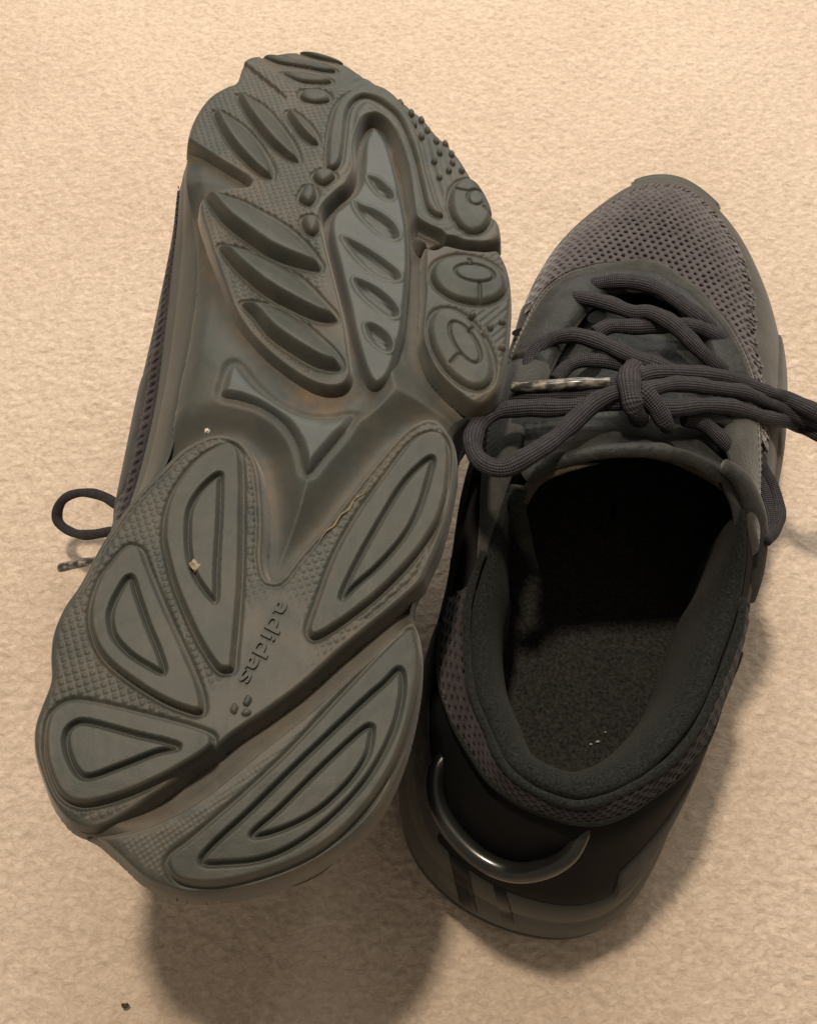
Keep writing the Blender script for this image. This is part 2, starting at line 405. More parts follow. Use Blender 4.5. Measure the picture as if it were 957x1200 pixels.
def ell(cx, cy, a, b, deg, n=28):
    t = np.linspace(0, 2 * math.pi, n, endpoint=False); c, s = math.cos(math.radians(deg)), math.sin(math.radians(deg))
    x, y = a * np.cos(t), b * np.sin(t)
    return np.stack([cx + x * c - y * s, cy + x * s + y * c], -1)

S_OUT = P2(OUT, 4); S_FP = P2(FP, 4); S_CP = P2(CP, 5); S_HP = P2(HP, 4); S_RP = P2(RP, 5); S_POD = P2(POD, 4)
_pc = S_POD.mean(0); _pt = np.roll(S_POD, -1, 0) - np.roll(S_POD, 1, 0); _pt /= np.linalg.norm(_pt, axis=1)[:, None]
_po = np.stack([_pt[:, 1], -_pt[:, 0]], -1); _po *= np.sign(np.sum(_po * (S_POD - _pc), 1)).mean() / abs(np.sign(np.sum(_po * (S_POD - _pc), 1)).mean())
S_POD = S_POD + _po * .0007
S_YPL = P2(YPL, 4)
MM = .001

def hf(name, polys, wfun, step, parent, m, dfun=None, xform=lambda V: V):
    """height-field piece of the sole over the union of closed outlines; wfun(x, y, d) -> outward height in m"""
    allp = np.vstack(polys)
    (x0, y0), (x1, y1) = allp.min(0) - 2 * step, allp.max(0) + 2 * step
    xs = np.arange(x0, x1 + step, step); ys = np.arange(y0, y1 + step, step)
    X, Y = np.meshgrid(xs, ys)
    d = sdf(polys[0], X, Y)
    for p in polys[1:]: d = np.maximum(d, sdf(p, X, Y))
    gy, gx = np.gradient(d, step)
    gl = np.sqrt(gx ** 2 + gy ** 2) + 1e-9
    s = np.abs(d) < .62 * step
    X = np.where(s, X - d * gx / gl, X); Y = np.where(s, Y - d * gy / gl, Y); d = np.where(s, 0, d)
    keep = d >= 0
    ny, nx = X.shape
    I = np.arange(nx * ny).reshape(ny, nx)
    Q = np.stack([I[:-1, :-1], I[:-1, 1:], I[1:, 1:], I[1:, :-1]], -1).reshape(-1, 4)
    Q = Q[keep.ravel()[Q].all(1)]
    used = np.unique(Q)
    mp = np.full(nx * ny, -1); mp[used] = np.arange(len(used))
    x, y, dd = X.ravel()[used], Y.ravel()[used], d.ravel()[used]
    w = wfun(x, y, dd) + .22 * MM * (nz(x, y, .007, 71) - .5) + .10 * MM * (nz(x, y, .0024, 72) - .5)
    V = np.stack([-x, y, zb(y) - w], -1)          # left shoe: mirrored x
    du = dfun(x, y, dd) if dfun else None
    return mk(name, V, mp[Q], m, parent, True, du)

# ------------------------------------------------------------------ left shoe (sole up)
left = bpy.data.objects.new('upturned_shoe', None)
COL.objects.link(left)
left.empty_display_size = .02
Mx = Matrix(((-L_S[0], L_AX[0], -L_N[0], LB[0]), (-L_S[1], L_AX[1], -L_N[1], LB[1]), (-L_S[2], L_AX[2], -L_N[2], LB[2]), (0, 0, 0, 1)))
left.matrix_world = Mx
tag(left, 'dark grey trainer lying upside down with its patterned rubber sole facing up', 'shoe', 'pair of trainers')

def waffle(x, y, pitch, ang, amp):
    c, s = math.cos(ang), math.sin(ang)
    u = (x * c + y * s) / pitch; v = (-x * s + y * c) / pitch
    a = np.abs((u % 1) - .5) * 2; b = np.abs((v % 1) - .5) * 2
    return amp * np.clip(1.35 - 1.5 * np.maximum(a, b), 0, 1)

def foam_w(x, y, d):
    dp = np.maximum.reduce([sdf(p, x, y) for p in (S_FP, S_CP, S_HP, S_RP)])
    far = np.clip(-dp, 0, None)
    lo = (-7.0 + 3.0 * sst((y - .118) / .03) * sst((.040 - x) / .012)) * MM
    w = lo + (-1.0 * MM - lo) * sst((far - .0015) / .012)
    dpod = sdf(S_POD, x, y)
    w = w + (np.minimum(w, -6 * MM) - w) * sst((dpod + .008) / .003) * sst((y - .150) / .012)
    fq = lun([(120, 968)])[0]
    w = w + 5.2 * MM * np.exp(-(((x - fq[0]) / .016) ** 2 + ((y - fq[1]) / .006) ** 2))
    # channel beside the heel pads, crown of the arch
    w += -1.5 * MM * (1 - sst(d / .006))
    wm = sst((y - .085) / .02) * sst((.232 - y) / .03) * sst((.005 - x) / .008)
    w = w - 7.5 * MM * (1 - prof(d, .017)) * wm
    dy = sdf(S_YPL, x, y)
    w = w - 1.2 * MM * (1 - sst((np.abs(dy) - .0002) / .0022)) * (dy < .0022)
    w = w - .5 * MM * nz(x, y, .012, 21)
    return w

def foam_dust(x, y, d):
    dp = np.maximum.reduce([sdf(p, x, y) for p in (S_FP, S_CP, S_HP, S_RP)])
    q = lun([(370, 462)])[0]
    r = np.exp(-(((x - q[0]) / .022) ** 2 + ((y - q[1]) / .007) ** 2))
    return .8 * np.exp(-np.abs(dp) / .0035) + 1.1 * r

OUT_IN = S_OUT.copy()
cen = S_OUT.mean(0)
tn = np.roll(S_OUT, -1, 0) - np.roll(S_OUT, 1, 0); tn /= np.linalg.norm(tn, axis=1)[:, None] + 1e-9
nrm = np.stack([-tn[:, 1], tn[:, 0]], -1)
area = .5 * np.sum(S_OUT[:, 0] * np.roll(S_OUT[:, 1], -1) - np.roll(S_OUT[:, 0], -1) * S_OUT[:, 1])
nrm *= 1 if area > 0 else -1                         # inward
OUT_IN = S_OUT + nrm * .0012
foam = hf('midsole_underside', [OUT_IN], foam_w, .00055, left, M_FOAM, foam_dust)

def edge_round(x, y, r=.0035, h=2.2 * MM):
    d = sdf(S_OUT, x, y)
    return -h * (1 - prof(np.clip(d - .0006, 0, None), r)) 

LUGS_F = [cr(lun(p), 5) for p in LENS] 
RID = [cr(lun(p), 5) for p in RIDGE]; STD = [cr(lun(p), 5) for p in STUD]; S_BAND = cr(lun(BAND), 4); S_HOOK = cr(lun(HOOK), 4)
E1 = lun(ell(551, 242, 33, 25, 72)); E2 = lun(ell(549, 328, 46, 28, 13)); E3 = lun(ell(540, 409, 54, 30, 57))
LEAVES = [(cr(lun(a), 5), [cr(lun(g), 5) for g in gs]) for a, gs in LEAF]

def pad_common(x, y, d, lugs, wh, pitch, ang, amp, flat=None):
    w = wh + 0 * x
    w = -7 * MM + (7 * MM + wh) * np.sin(.5 * math.pi * np.clip(d / .0021, 0, 1))
    w = w + edge_round(x, y)
    near = np.full(x.shape, -1.0)
    for p in lugs: near = np.maximum(near, sdf(p, x, y))
    msk = sst((d - .0026) / .0012) * sst((-near - .0006) / .0008)
    if flat is not None: msk = msk * flat(x, y)
    groove = -.7 * MM * np.exp(-((near + .0003) / .0006) ** 2)
    return w + waffle(x, y, pitch, ang, amp) * msk + groove

def fp_flat(x, y):
    # waffle only on the inner (left in the picture) half, fading at the toe plate
    a = sst((.0205 - x) / .004)
    return a * sst((.282 - y - .25 * (x + .01)) / .006)

def fp_w(x, y, d):
    w = pad_common(x, y, d, LUGS_F + RID + STD + [S_BAND, E1], 0, .00185, .35, .4 * MM, fp_flat)
    dh = sdf(S_HOOK, x, y)
    w = w - 4.5 * MM * sst((dh + .0004) / .0016)
    # step of the toe plate
    a, b = lun([(279, 70), (334, 115)])
    e = (b - a) / np.linalg.norm(b - a); nn = np.array([-e[1], e[0]])
    sd = (x - a[0]) * nn[0] + (y - a[1]) * nn[1]; al = (x - a[0]) * e[0] + (y - a[1]) * e[1]
    L_ = np.linalg.norm(b - a)
    w = w + 1.3 * MM * sst((sd + .0002) / .0006) * sst((L_ + .004 - al) / .008) * sst((.012 - np.abs(sd)) / .008)
    # folds running round the outer band
    dbn = sdf(S_BAND, x, y)
    w = w + .35 * MM * np.cos(2 * math.pi * dbn / .0042) * np.exp(-np.clip(-dbn, 0, None) / .008) * sst((x - .018) / .004) * (dbn < 0)
    return w

def pad_dust(x, y, d): return .5 * np.exp(-d / .0024) + .60 * nz(x, y, .02, 3) * nz(x, y, .007, 8)

fore = hf('forefoot_outsole', [S_FP], fp_w, .00033, left, M_RUB, pad_dust)

def cp_flat(x, y): return 0 * x
def cp_w(x, y, d):
    w = pad_common(x, y, d, [E2, E3], 0, .002, .6, .4 * MM, cp_flat)
    near = np.maximum(sdf(E2, x, y), sdf(E3, x, y))
    e1, e2 = lun([(560, 420), (590, 395)])
    v = (e2 - e1) / np.linalg.norm(e2 - e1)
    t = (x - e1[0]) * -v[1] + (y - e1[1]) * v[0]
    msk = sst((-near - .001) / .001) * sst((d - .002) / .001) * sst((x - .055) / .003)
    return w + .32 * MM * np.abs(np.sin(math.pi * t / .0021)) * msk
side_pad = hf('outer_forefoot_outsole', [S_CP], cp_w, .00033, left, M_RUB, pad_dust)

def hp_flat(x, y):
    q = lun([(318, 770)])[0]; r = lun([(268, 836)])[0]
    a = 1 - np.exp(-(((x - q[0]) / .013) ** 2 + ((y - q[1]) / .021) ** 2) * 1.2)
    b = 1 - np.exp(-(((x - r[0]) / .012) ** 2 + ((y - r[1]) / .008) ** 2))
    return sst(a * 1.6 - .5) * sst(b * 1.6 - .4)
def hp_w(x, y, d):
    w = pad_common(x, y, d, [LEAVES[i][0] for i in range(4)], 0, .0019, .42, .32 * MM, hp_flat)
    # flat rim line inside the edge of the pad
    w = w - .5 * MM * np.exp(-((d - .0034) / .0005) ** 2) * (y > .07)
    return w
heel_pad = hf('heel_outsole', [S_HP], hp_w, .00033, left, M_RUB, pad_dust)

def rp_w(x, y, d):
    w = pad_common(x, y, d, [LEAVES[4][0]], -.35 * MM, .0012, .66, .16 * MM, None)
    return w
crash_pad = hf('outer_heel_outsole', [S_RP], rp_w, .00033, left, M_RUB, lambda x, y, d: .6 * np.exp(-d / .004) + .1)

def lens_lug(p, h, r, name, parent, step=.00033, m=M_LUG):
    return hf(name, [p], lambda x, y, d: -.9 * MM + (h + .9 * MM) * prof(d, r) + edge_round(x, y), step, parent, m, lambda x, y, d: .6 * np.exp(-d / .0010))
def wedge_lug(p, h, r, parent):
    c = p.mean(0); ev = np.linalg.svd(p - c)[2][1]
    ev = ev if ev[1] > 0 else -ev                       # points to the toe side
    hw_ = np.abs((p - c) @ ev).max()
    def wf(x, y, d):
        v = ((x - c[0]) * ev[0] + (y - c[1]) * ev[1]) / hw_
        k = 1 - .72 * sst((v + .75) / 1.7)
        return -.9 * MM + (h * k + .9 * MM) * np.sin(.5 * math.pi * np.clip(d / r, 0, 1)) + edge_round(x, y)
    hf('tread_lug', [p], wf, .00033, parent, M_LUG, lambda x, y, d: .5 * np.exp(-d / .0010))
for i, p in enumerate(LUGS_F):
    wedge_lug(p, (3.2 if i < 3 else 5.0) * MM, .0020 if i < 3 else .0030, fore)
for p in RID: lens_lug(p, 1.6 * MM, .0026, 'toe_ridge', fore)
for p in STD: lens_lug(p, 1.9 * MM, .0022, 'tread_stud', fore)
lens_lug(S_BAND, 1.7 * MM, .0017, 'tread_band', fore)
for (bx, by) in BUMPS:
    lens_lug(lun(ell(bx - 4, by + 5, 5.2, 4.4, 30, 14)), 1.5 * MM, .0019, 'tread_nub', fore, .00045)

def round_lug(E, inner, seams, parent):
    ip = [lun(e) for e in inner]; sg = [lun(s) for s in seams]
    def wf(x, y, d):
        w = -1.1 * MM + 2.6 * MM * prof(d, .0022) + edge_round(x, y) + .6 * MM * sst(d / .008)
        for q in ip: w = w - .9 * MM * np.exp(-(sdf(q, x, y) / .00045) ** 2)
        for a, b in sg:
            e = b - a; t = np.clip(((x - a[0]) * e[0] + (y - a[1]) * e[1]) / (e @ e), 0, 1)
            w = w - .9 * MM * np.exp(-((x - a[0] - t * e[0]) ** 2 + (y - a[1] - t * e[1]) ** 2) / .00045 ** 2)
        return w
    hf('round_tread_lug', [E], wf, .0003, parent, M_LUG, lambda x, y, d: .5 * np.exp(-d / .0010))
round_lug(E1, [ell(557, 235, 10, 9, 0)], [[(533, 224), (547, 228)], [(566, 245), (574, 253)]], fore)
round_lug(E2, [ell(555, 324, 23, 10.5, 8)], [[(549, 307), (551, 313)], [(561, 336), (562, 355)]], side_pad)
round_lug(E3, [ell(544, 405, 28, 12, 57)], [[(537, 418), (527, 428)], [(548, 392), (556, 385)]], side_pad)
for (bx, by) in DOTS: lens_lug(lun(ell(bx, by, 6, 5.4, 0, 14)), 1.5 * MM, .0019, 'tread_nub', side_pad, .00045)

def leaf_lug(p, gs, parent):
    def wf(x, y, d):
        w = -1.0 * MM + 3.3 * MM * prof(d, .0013) + edge_round(x, y)
        for k, g in enumerate(gs):
            dg = sdf(g, x, y)
            gw = .0008 if k == 0 else .0007
            w = w - 2.1 * MM * (1 - sst((np.abs(dg) - .00022) / gw))
        return w
    hf('leaf_tread_lug', [p], wf, .0003, parent, M_LUG, lambda x, y, d: .6 * np.exp(-d / .0010))
for i in range(4): leaf_lug(*LEAVES[i], heel_pad)
leaf_lug(*LEAVES[4], crash_pad)

RCS = [cr(lun(p), 5) for p in RECESS]
def pod_w(x, y, d):
    w = -7 * MM + 6.2 * MM * prof(d, .0024)
    for p in RCS:
        dr = sdf(p, x, y)
        u = (x * math.cos(.9) + y * math.sin(.9))
        w = w + .35 * MM * np.exp(-((dr + .0004) / .0005) ** 2) - (1.9 * MM) * sst(dr / .0022) + .22 * MM * np.sin(2 * math.pi * u / .0011) * sst((dr - .0008) / .001)
    return w
hf('centre_pod', [S_POD], pod_w, .00033, left, M_POD, lambda x, y, d: .25 * np.exp(-d / .002))
def ypl_w(x, y, d):
    return foam_w(x, y, np.full(x.shape, .02)) + (-.3 + 1.5 * prof(d, .0016)) * MM
hf('shank_plate', [S_YPL], ypl_w, .0005, left, M_POD, lambda x, y, d: .2 * np.exp(-d / .002))

# embossed lettering on the sole
def sole_text(body, px0, px1, hpx, parent):
    cu = bpy.data.curves.new('tmp', 'FONT'); cu.body = body; cu.size = 1.0; cu.offset = .012; cu.resolution_u = 4
    to = bpy.data.objects.new('tmp', cu); COL.objects.link(to)
    dg = bpy.context.evaluated_depsgraph_get()
    me = bpy.data.meshes.new_from_object(to.evaluated_get(dg))
    bpy.data.objects.remove(to)
    co = np.array([v.co[:] for v in me.vertices]); fc = [list(p.vertices) for p in me.polygons]
    # outline edges for the side walls
    cnt = {}
    for f in fc:
        for a, b in zip(f, f[1:] + f[:1]): cnt[(a, b)] = 1
    border = [(a, b) for (a, b) in cnt if (b, a) not in cnt]
    r = np.array(px1, float) - px0; L_ = np.linalg.norm(r); r /= L_
    up = np.array([-r[1], r[0]]) * -1
    up = np.array([r[1], -r[0]])
    tx = (co[:, 0] - co[:, 0].min()) / np.ptp(co[:, 0]) * L_
    ty = co[:, 1] * hpx
    px = np.array(px0) + tx[:, None] * r + ty[:, None] * up
    xy = lun(px)
    n = len(xy)
    zt = zb(xy[:, 1]) - .75 * MM
    zl = zb(xy[:, 1]) + .3 * MM
    V = np.vstack([np.c_[-xy[:, 0], xy[:, 1], zt], np.c_[-xy[:, 0], xy[:, 1], zl]])
    F_ = fc + [[b, a, a + n, b + n] for a, b in border]
    o = mk('lettering', V, F_, M_LUG, parent, False)
    return o
sole_text('adidas', (327, 702), (279, 797), 27, heel_pad)
for p in ([(283, 824), (289, 813), (297, 818), (293, 828), (287, 829)], [(281, 836), (287, 829), (296, 832), (294, 839), (286, 841)], [(268, 832), (274, 822), (281, 828), (278, 837), (272, 838)]):
    lens_lug(cr(lun(p), 4), .8 * MM, .0012, 'sole_emblem', heel_pad, .0003)

gp = [(432, 566), (424, 578), (415, 584), (408, 597), (399, 604), (392, 617), (383, 624), (372, 641)]
gx = lun(gp); gP = np.c_[-gx[:, 0], gx[:, 1], zb(gx[:, 1]) - .0002] * 1000
from_glue = gP
# ------------------------------------------------------------------ the upper (both shoes), right-shoe coordinates in mm
# station: outline at midsole top (x, y), height, collar/throat point (x, y, z), dome exponent, sideways bulge
ST = [
 (10, 1, 36, 10, 21, 85, 1.25, 0), (27, 4, 36, 20, 24, 85, 1.25, 0), (38, 14, 35, 32, 36, 81, 1.3, 0), (45, 32, 34, 42, 56, 77, 1.4, 1), (48, 52, 32, 46, 77, 75, 1.5, 2), (49, 78, 31, 48, 100, 76, 1.6, 3),
 (52, 108, 30, 42, 119, 88, 1.7, 4), (57, 140, 29, 32, 140, 88, 2.0, 4), (60, 176, 28, 25, 172, 78, 2.4, 2), (58, 207, 28, 19, 190, 72, 2.7, 0), (52, 232, 28, 13, 199, 69, 2.9, 0), (42, 255, 29, 8, 204, 67.5, 3.0, 0),
 (28, 277, 30, 3, 206, 67, 3.0, 0), (11, 292, 31, 0, 207, 67, 3.0, 0), (-4, 296, 32, -3, 207, 67, 3.0, 0), (-19, 289, 31, -7, 206, 67, 3.0, 0), (-32, 267, 30, -11, 204, 67.5, 3.0, 2), (-40, 242, 29, -17, 196, 70, 2.8, 4),
 (-40, 212, 28, -21, 183, 74, 2.4, 8), (-34, 180, 28, -24, 165, 79, 2.1, 11), (-31, 150, 29, -26, 138, 86, 1.9, 13), (-32, 118, 30, -27, 108, 88, 1.7, 11), (-36, 88, 31, -28, 84, 75, 1.5, 4), (-36, 60, 32, -27, 66, 74, 1.4, 2),
 (-34, 36, 34, -21, 48, 77, 1.35, 1), (-24, 14, 35, -13, 35, 81, 1.3, 0), (-8, 4, 36, -4, 24, 84, 1.25, 0)]
ST = np.array(ST, float)
NS = 12
STF = cr(ST, NS, True)                # (27*NS, 8)
NT = len(STF)
STEPS = np.concatenate([np.linspace(0, .12, 6, endpoint=False), np.linspace(.12, 1, 30)])

def upper_pt(i, s):
    """i: station index array (fine), s: 0 midsole edge .. 1 collar; returns mm points"""
    q = STF[i % NT]
    s = np.asarray(s, float)[..., None] if np.ndim(s) else s
    s_ = np.squeeze(s, -1) if np.ndim(s) else s
    x = q[..., 0] + (q[..., 3] - q[..., 0]) * s_
    y = q[..., 1] + (q[..., 4] - q[..., 1]) * s_
    z = q[..., 2] + (q[..., 5] - q[..., 2]) * (1 - np.clip(1 - s_, 0, 1) ** q[..., 6])
    cx = 8.0
    b = q[..., 7] * np.sin(math.pi * np.clip(s_, 0, 1) ** .7)
    x = x + np.sign(q[..., 0] - cx) * b
    return np.stack([x, y, z], -1)

def grid_faces(nr, nc, closed):
    I = np.arange(nr * nc).reshape(nr, nc)
    if closed:
        J = np.roll(I, -1, 1)
        return np.stack([I[:-1], J[:-1], J[1:], I[1:]], -1).reshape(-1, 4)
    return np.stack([I[:-1, :-1], I[:-1, 1:], I[1:, 1:], I[1:, :-1]], -1).reshape(-1, 4)

def flip(Fc): return Fc[:, ::-1]

class Side:
    """maps right-shoe millimetres to object coordinates of either shoe"""
    def __init__(self, root, left): self.root, self.left = root, left
    def __call__(self, P):
        P = np.asarray(P, float) * MM
        if self.left:
            w = np.exp(-((P[..., 1] - .185) / .06) ** 2)
            f = 1 + .24 * w * (P[..., 0] > .008)
            x = .008 + (P[..., 0] - .008) * f
            x = np.where(P[..., 0] < 0, x * (1 - .12 * np.exp(-((P[..., 1] - .215) / .032) ** 2)), x)
            y = P[..., 1] + .007 * np.exp(-np.clip(P[..., 1], -.01, 1) / .02) * np.clip((P[..., 2] - .006) / .024, 0, 1)
            return np.stack([-x, y, P[..., 2]], -1)
        return P
    def mk(self, name, V, Fc, m, parent=None, **k):
        Fc = np.asarray(Fc) if not isinstance(Fc, list) else Fc
        if self.left: Fc = Fc[:, ::-1] if isinstance(Fc, np.ndarray) else [f[::-1] for f in Fc]
        return mk(name, self(V), Fc, m, parent or self.root, **k)

def patch(i0, i1, s0, s1, off, nsr=10, wrap=True, wob=0):
    """thick panel lying on the upper, station range i0..i1 (may wrap), s range"""
    n = (i1 - i0) % NT or NT
    idx = (i0 + np.arange(n + 1)) % NT
    ss = np.linspace(s0, s1, nsr) if np.isscalar(s0) else None
    rows = []
    for k in range(nsr):
        a = k / (nsr - 1)
        s = (s0[idx] if not np.isscalar(s0) else s0) * (1 - a) + (s1[idx] if not np.isscalar(s1) else s1) * a
        rows.append(upper_pt(idx, np.broadcast_to(s, idx.shape)))
    P = np.array(rows)
    du = np.gradient(P, axis=1); dv = np.gradient(P, axis=0)
    N_ = np.cross(du, dv); N_ /= np.linalg.norm(N_, axis=-1)[..., None] + 1e-9
    edge = np.ones(P.shape[:2])
    ea = np.minimum(np.arange(nsr), nsr - 1 - np.arange(nsr))
    edge = np.where(ea[:, None] == 0, -.35, np.where(ea[:, None] == 1, .85, 1.0)) * np.ones(P.shape[:2])
    edge[:, 0] = np.minimum(edge[:, 0], -.35); edge[:, -1] = np.minimum(edge[:, -1], -.35)
    P = P + N_ * (off * edge)[..., None]
    return P.reshape(-1, 3), grid_faces(nsr, n + 1, False)

ZC_Y = [95, 108, 118, 135, 150, 165, 180, 195, 207, 220, 240]
ZC_Z = [110, 108, 104, 97.5, 92, 87, 82, 76.5, 72, 69, 64]
def lace_z(x, y):
    z = np.interp(y, ZC_Y, ZC_Z) - .0105 * (x - 0) ** 2
    return np.maximum(z, 20)

def lace_px(pts, offs):
    """photograph points of a lace laid over the throat -> right-shoe mm"""
    out = []
    for (p, o) in zip(pts, np.broadcast_to(offs, len(pts))):
        z = 80.0
        for _ in range(25):
            q = rpx(p, z * MM) * 1000
            z = .5 * z + .5 * (lace_z(q[0], q[1]) + o)
        q[2] = z
        out.append(q)
    return np.array(out)

def tube(P, rad, n=12, sub=8, flat=.78, caps=True, wob=True):
    """oval tube along a spline through P (mm); returns V, faces, uv"""
    C_ = cr(P, sub, False)
    T_ = np.gradient(C_, axis=0); T_ /= np.linalg.norm(T_, axis=1)[:, None] + 1e-9
    up = np.array([0, 0, 1.0])
    S_ = np.cross(T_, up); S_ += 1e-6; S_ /= np.linalg.norm(S_, axis=1)[:, None]
    for i in range(1, len(S_)):
        if S_[i] @ S_[i - 1] < 0: S_[i] *= -1
    for _ in range(3): S_[1:-1] = (S_[:-2] + S_[1:-1] + S_[2:]) / 3
    S_ -= T_ * np.sum(S_ * T_, 1)[:, None]; S_ /= np.linalg.norm(S_, axis=1)[:, None]
    N_ = np.cross(S_, T_)
    a = np.linspace(0, 2 * math.pi, n, endpoint=False)
    rad = np.broadcast_to(rad, len(C_)) if np.ndim(rad) == 0 else np.interp(np.linspace(0, 1, len(C_)), np.linspace(0, 1, len(rad)), rad)
    ph = (abs(C_[0].sum()) * 7.3) % 6.28; tt = np.r_[0, np.cumsum(np.linalg.norm(np.diff(C_, axis=0), axis=1))]
    if wob:
        rad = rad * (1 + .07 * np.sin(tt / 4.1 + ph) + .05 * np.sin(tt / 1.7 + 2 * ph))
        C_ = C_ + S_ * (.35 * np.sin(tt / 6.3 + 1.7 * ph))[:, None]
    V = C_[:, None] + rad[:, None, None] * (np.cos(a)[None, :, None] * S_[:, None] + flat * np.sin(a)[None, :, None] * N_[:, None])
    L_ = np.r_[0, np.cumsum(np.linalg.norm(np.diff(C_, axis=0), axis=1))] * MM
    uv = np.stack([np.repeat(L_[:, None], n, 1), np.repeat(np.abs(np.linspace(-1, 1, n, endpoint=False))[None], len(C_), 0)], -1)
    Fc = grid_faces(len(C_), n, True)
    V = V.reshape(-1, 3); uv = uv.reshape(-1, 2)
    faces = [list(f) for f in Fc]
    if caps: faces += [list(range(n))[::-1], [len(V) - n + k for k in range(n)]]
    return V, faces, uv

def lace(S, pts, offs=2.2, rad=2.7, parent=None, name='lace', m=None, raw=None):
    P = raw if raw is not None else lace_px(pts, offs)
    V, F_, uv = tube(P, rad)
    return S.mk(name, V, F_, m or M_LACE, parent, uv=uv)

def hexmesh(centres_fn, inside, x0, x1, y0, y1, pitch, hole, depth):
    """knit with real holes; centres_fn(xy array)->(pos, normal), inside(xy)->bool"""
    vs, fs, key = [], [], {}
    rowh = pitch * math.sqrt(3) / 2
    ny = int((y1 - y0) / rowh) + 1; nx = int((x1 - x0) / pitch) + 1
    cells = []
    for j in range(ny):
        for i in range(nx):
            cells.append((x0 + (i + .5 * (j % 2)) * pitch, y0 + j * rowh))
    cells = np.array(cells)
    cells = cells[inside(cells)]
    ang = np.radians(np.arange(6) * 60 + 30)
    R_ = pitch / math.sqrt(3)
    ring = np.stack([np.cos(ang), np.sin(ang)], -1)
    jit = 1 + .4 * (RNG.random((len(cells), 6)) - .5)
    shift = (RNG.random((len(cells), 1, 2)) - .5) * pitch * .16
    P_out = cells[:, None] + ring * R_
    P_mid = cells[:, None] + shift * .5 + ring * (R_ * .5 + hole * .5)
    P_in = cells[:, None] + shift + ring * hole * jit[..., None]
    allp = np.concatenate([P_out, P_mid, P_in], 1).reshape(-1, 2)
    pos, nor, ok = centres_fn(allp)
    off = np.tile(np.r_[np.full(6, depth * .55), np.full(6, depth), np.full(6, -depth * .4)], len(cells))
    V = pos + nor * off[:, None]
    okc = ok.reshape(-1, 18).all(1)
    todo = set(np.arange(len(cells))[okc].tolist()); best = []
    while todo:                                  # keep the largest connected piece of fabric
        st_ = [todo.pop()]; comp = []
        while st_:
            a = st_.pop(); comp.append(a)
            near = [b for b in np.nonzero(np.abs(cells - cells[a]).max(1) < pitch * 1.1)[0].tolist() if b in todo]
            todo.difference_update(near); st_ += near
        if len(comp) > len(best): best = comp
    base = np.array(sorted(best)) * 18
    kk_ = np.arange(len(V)).reshape(-1, 18); co_ = kk_[:, :6].ravel()      # weld the corners shared by neighbouring cells
    _, first, inv = np.unique(np.round(allp[co_] * 50).astype(np.int64), axis=0, return_index=True, return_inverse=True)
    wm_ = np.arange(len(V)); wm_[co_] = co_[first][inv.ravel()]
    q = []
    for k in range(6):
        k2 = (k + 1) % 6
        q.append(np.stack([base + k, base + k2, base + 6 + k2, base + 6 + k], -1))
        q.append(np.stack([base + 6 + k, base + 6 + k2, base + 12 + k2, base + 12 + k], -1))
    q = wm_[np.concatenate(q)]
    used = np.unique(q); mp_ = np.zeros(len(V), int); mp_[used] = np.arange(len(used))
    return V[used], mp_[q]

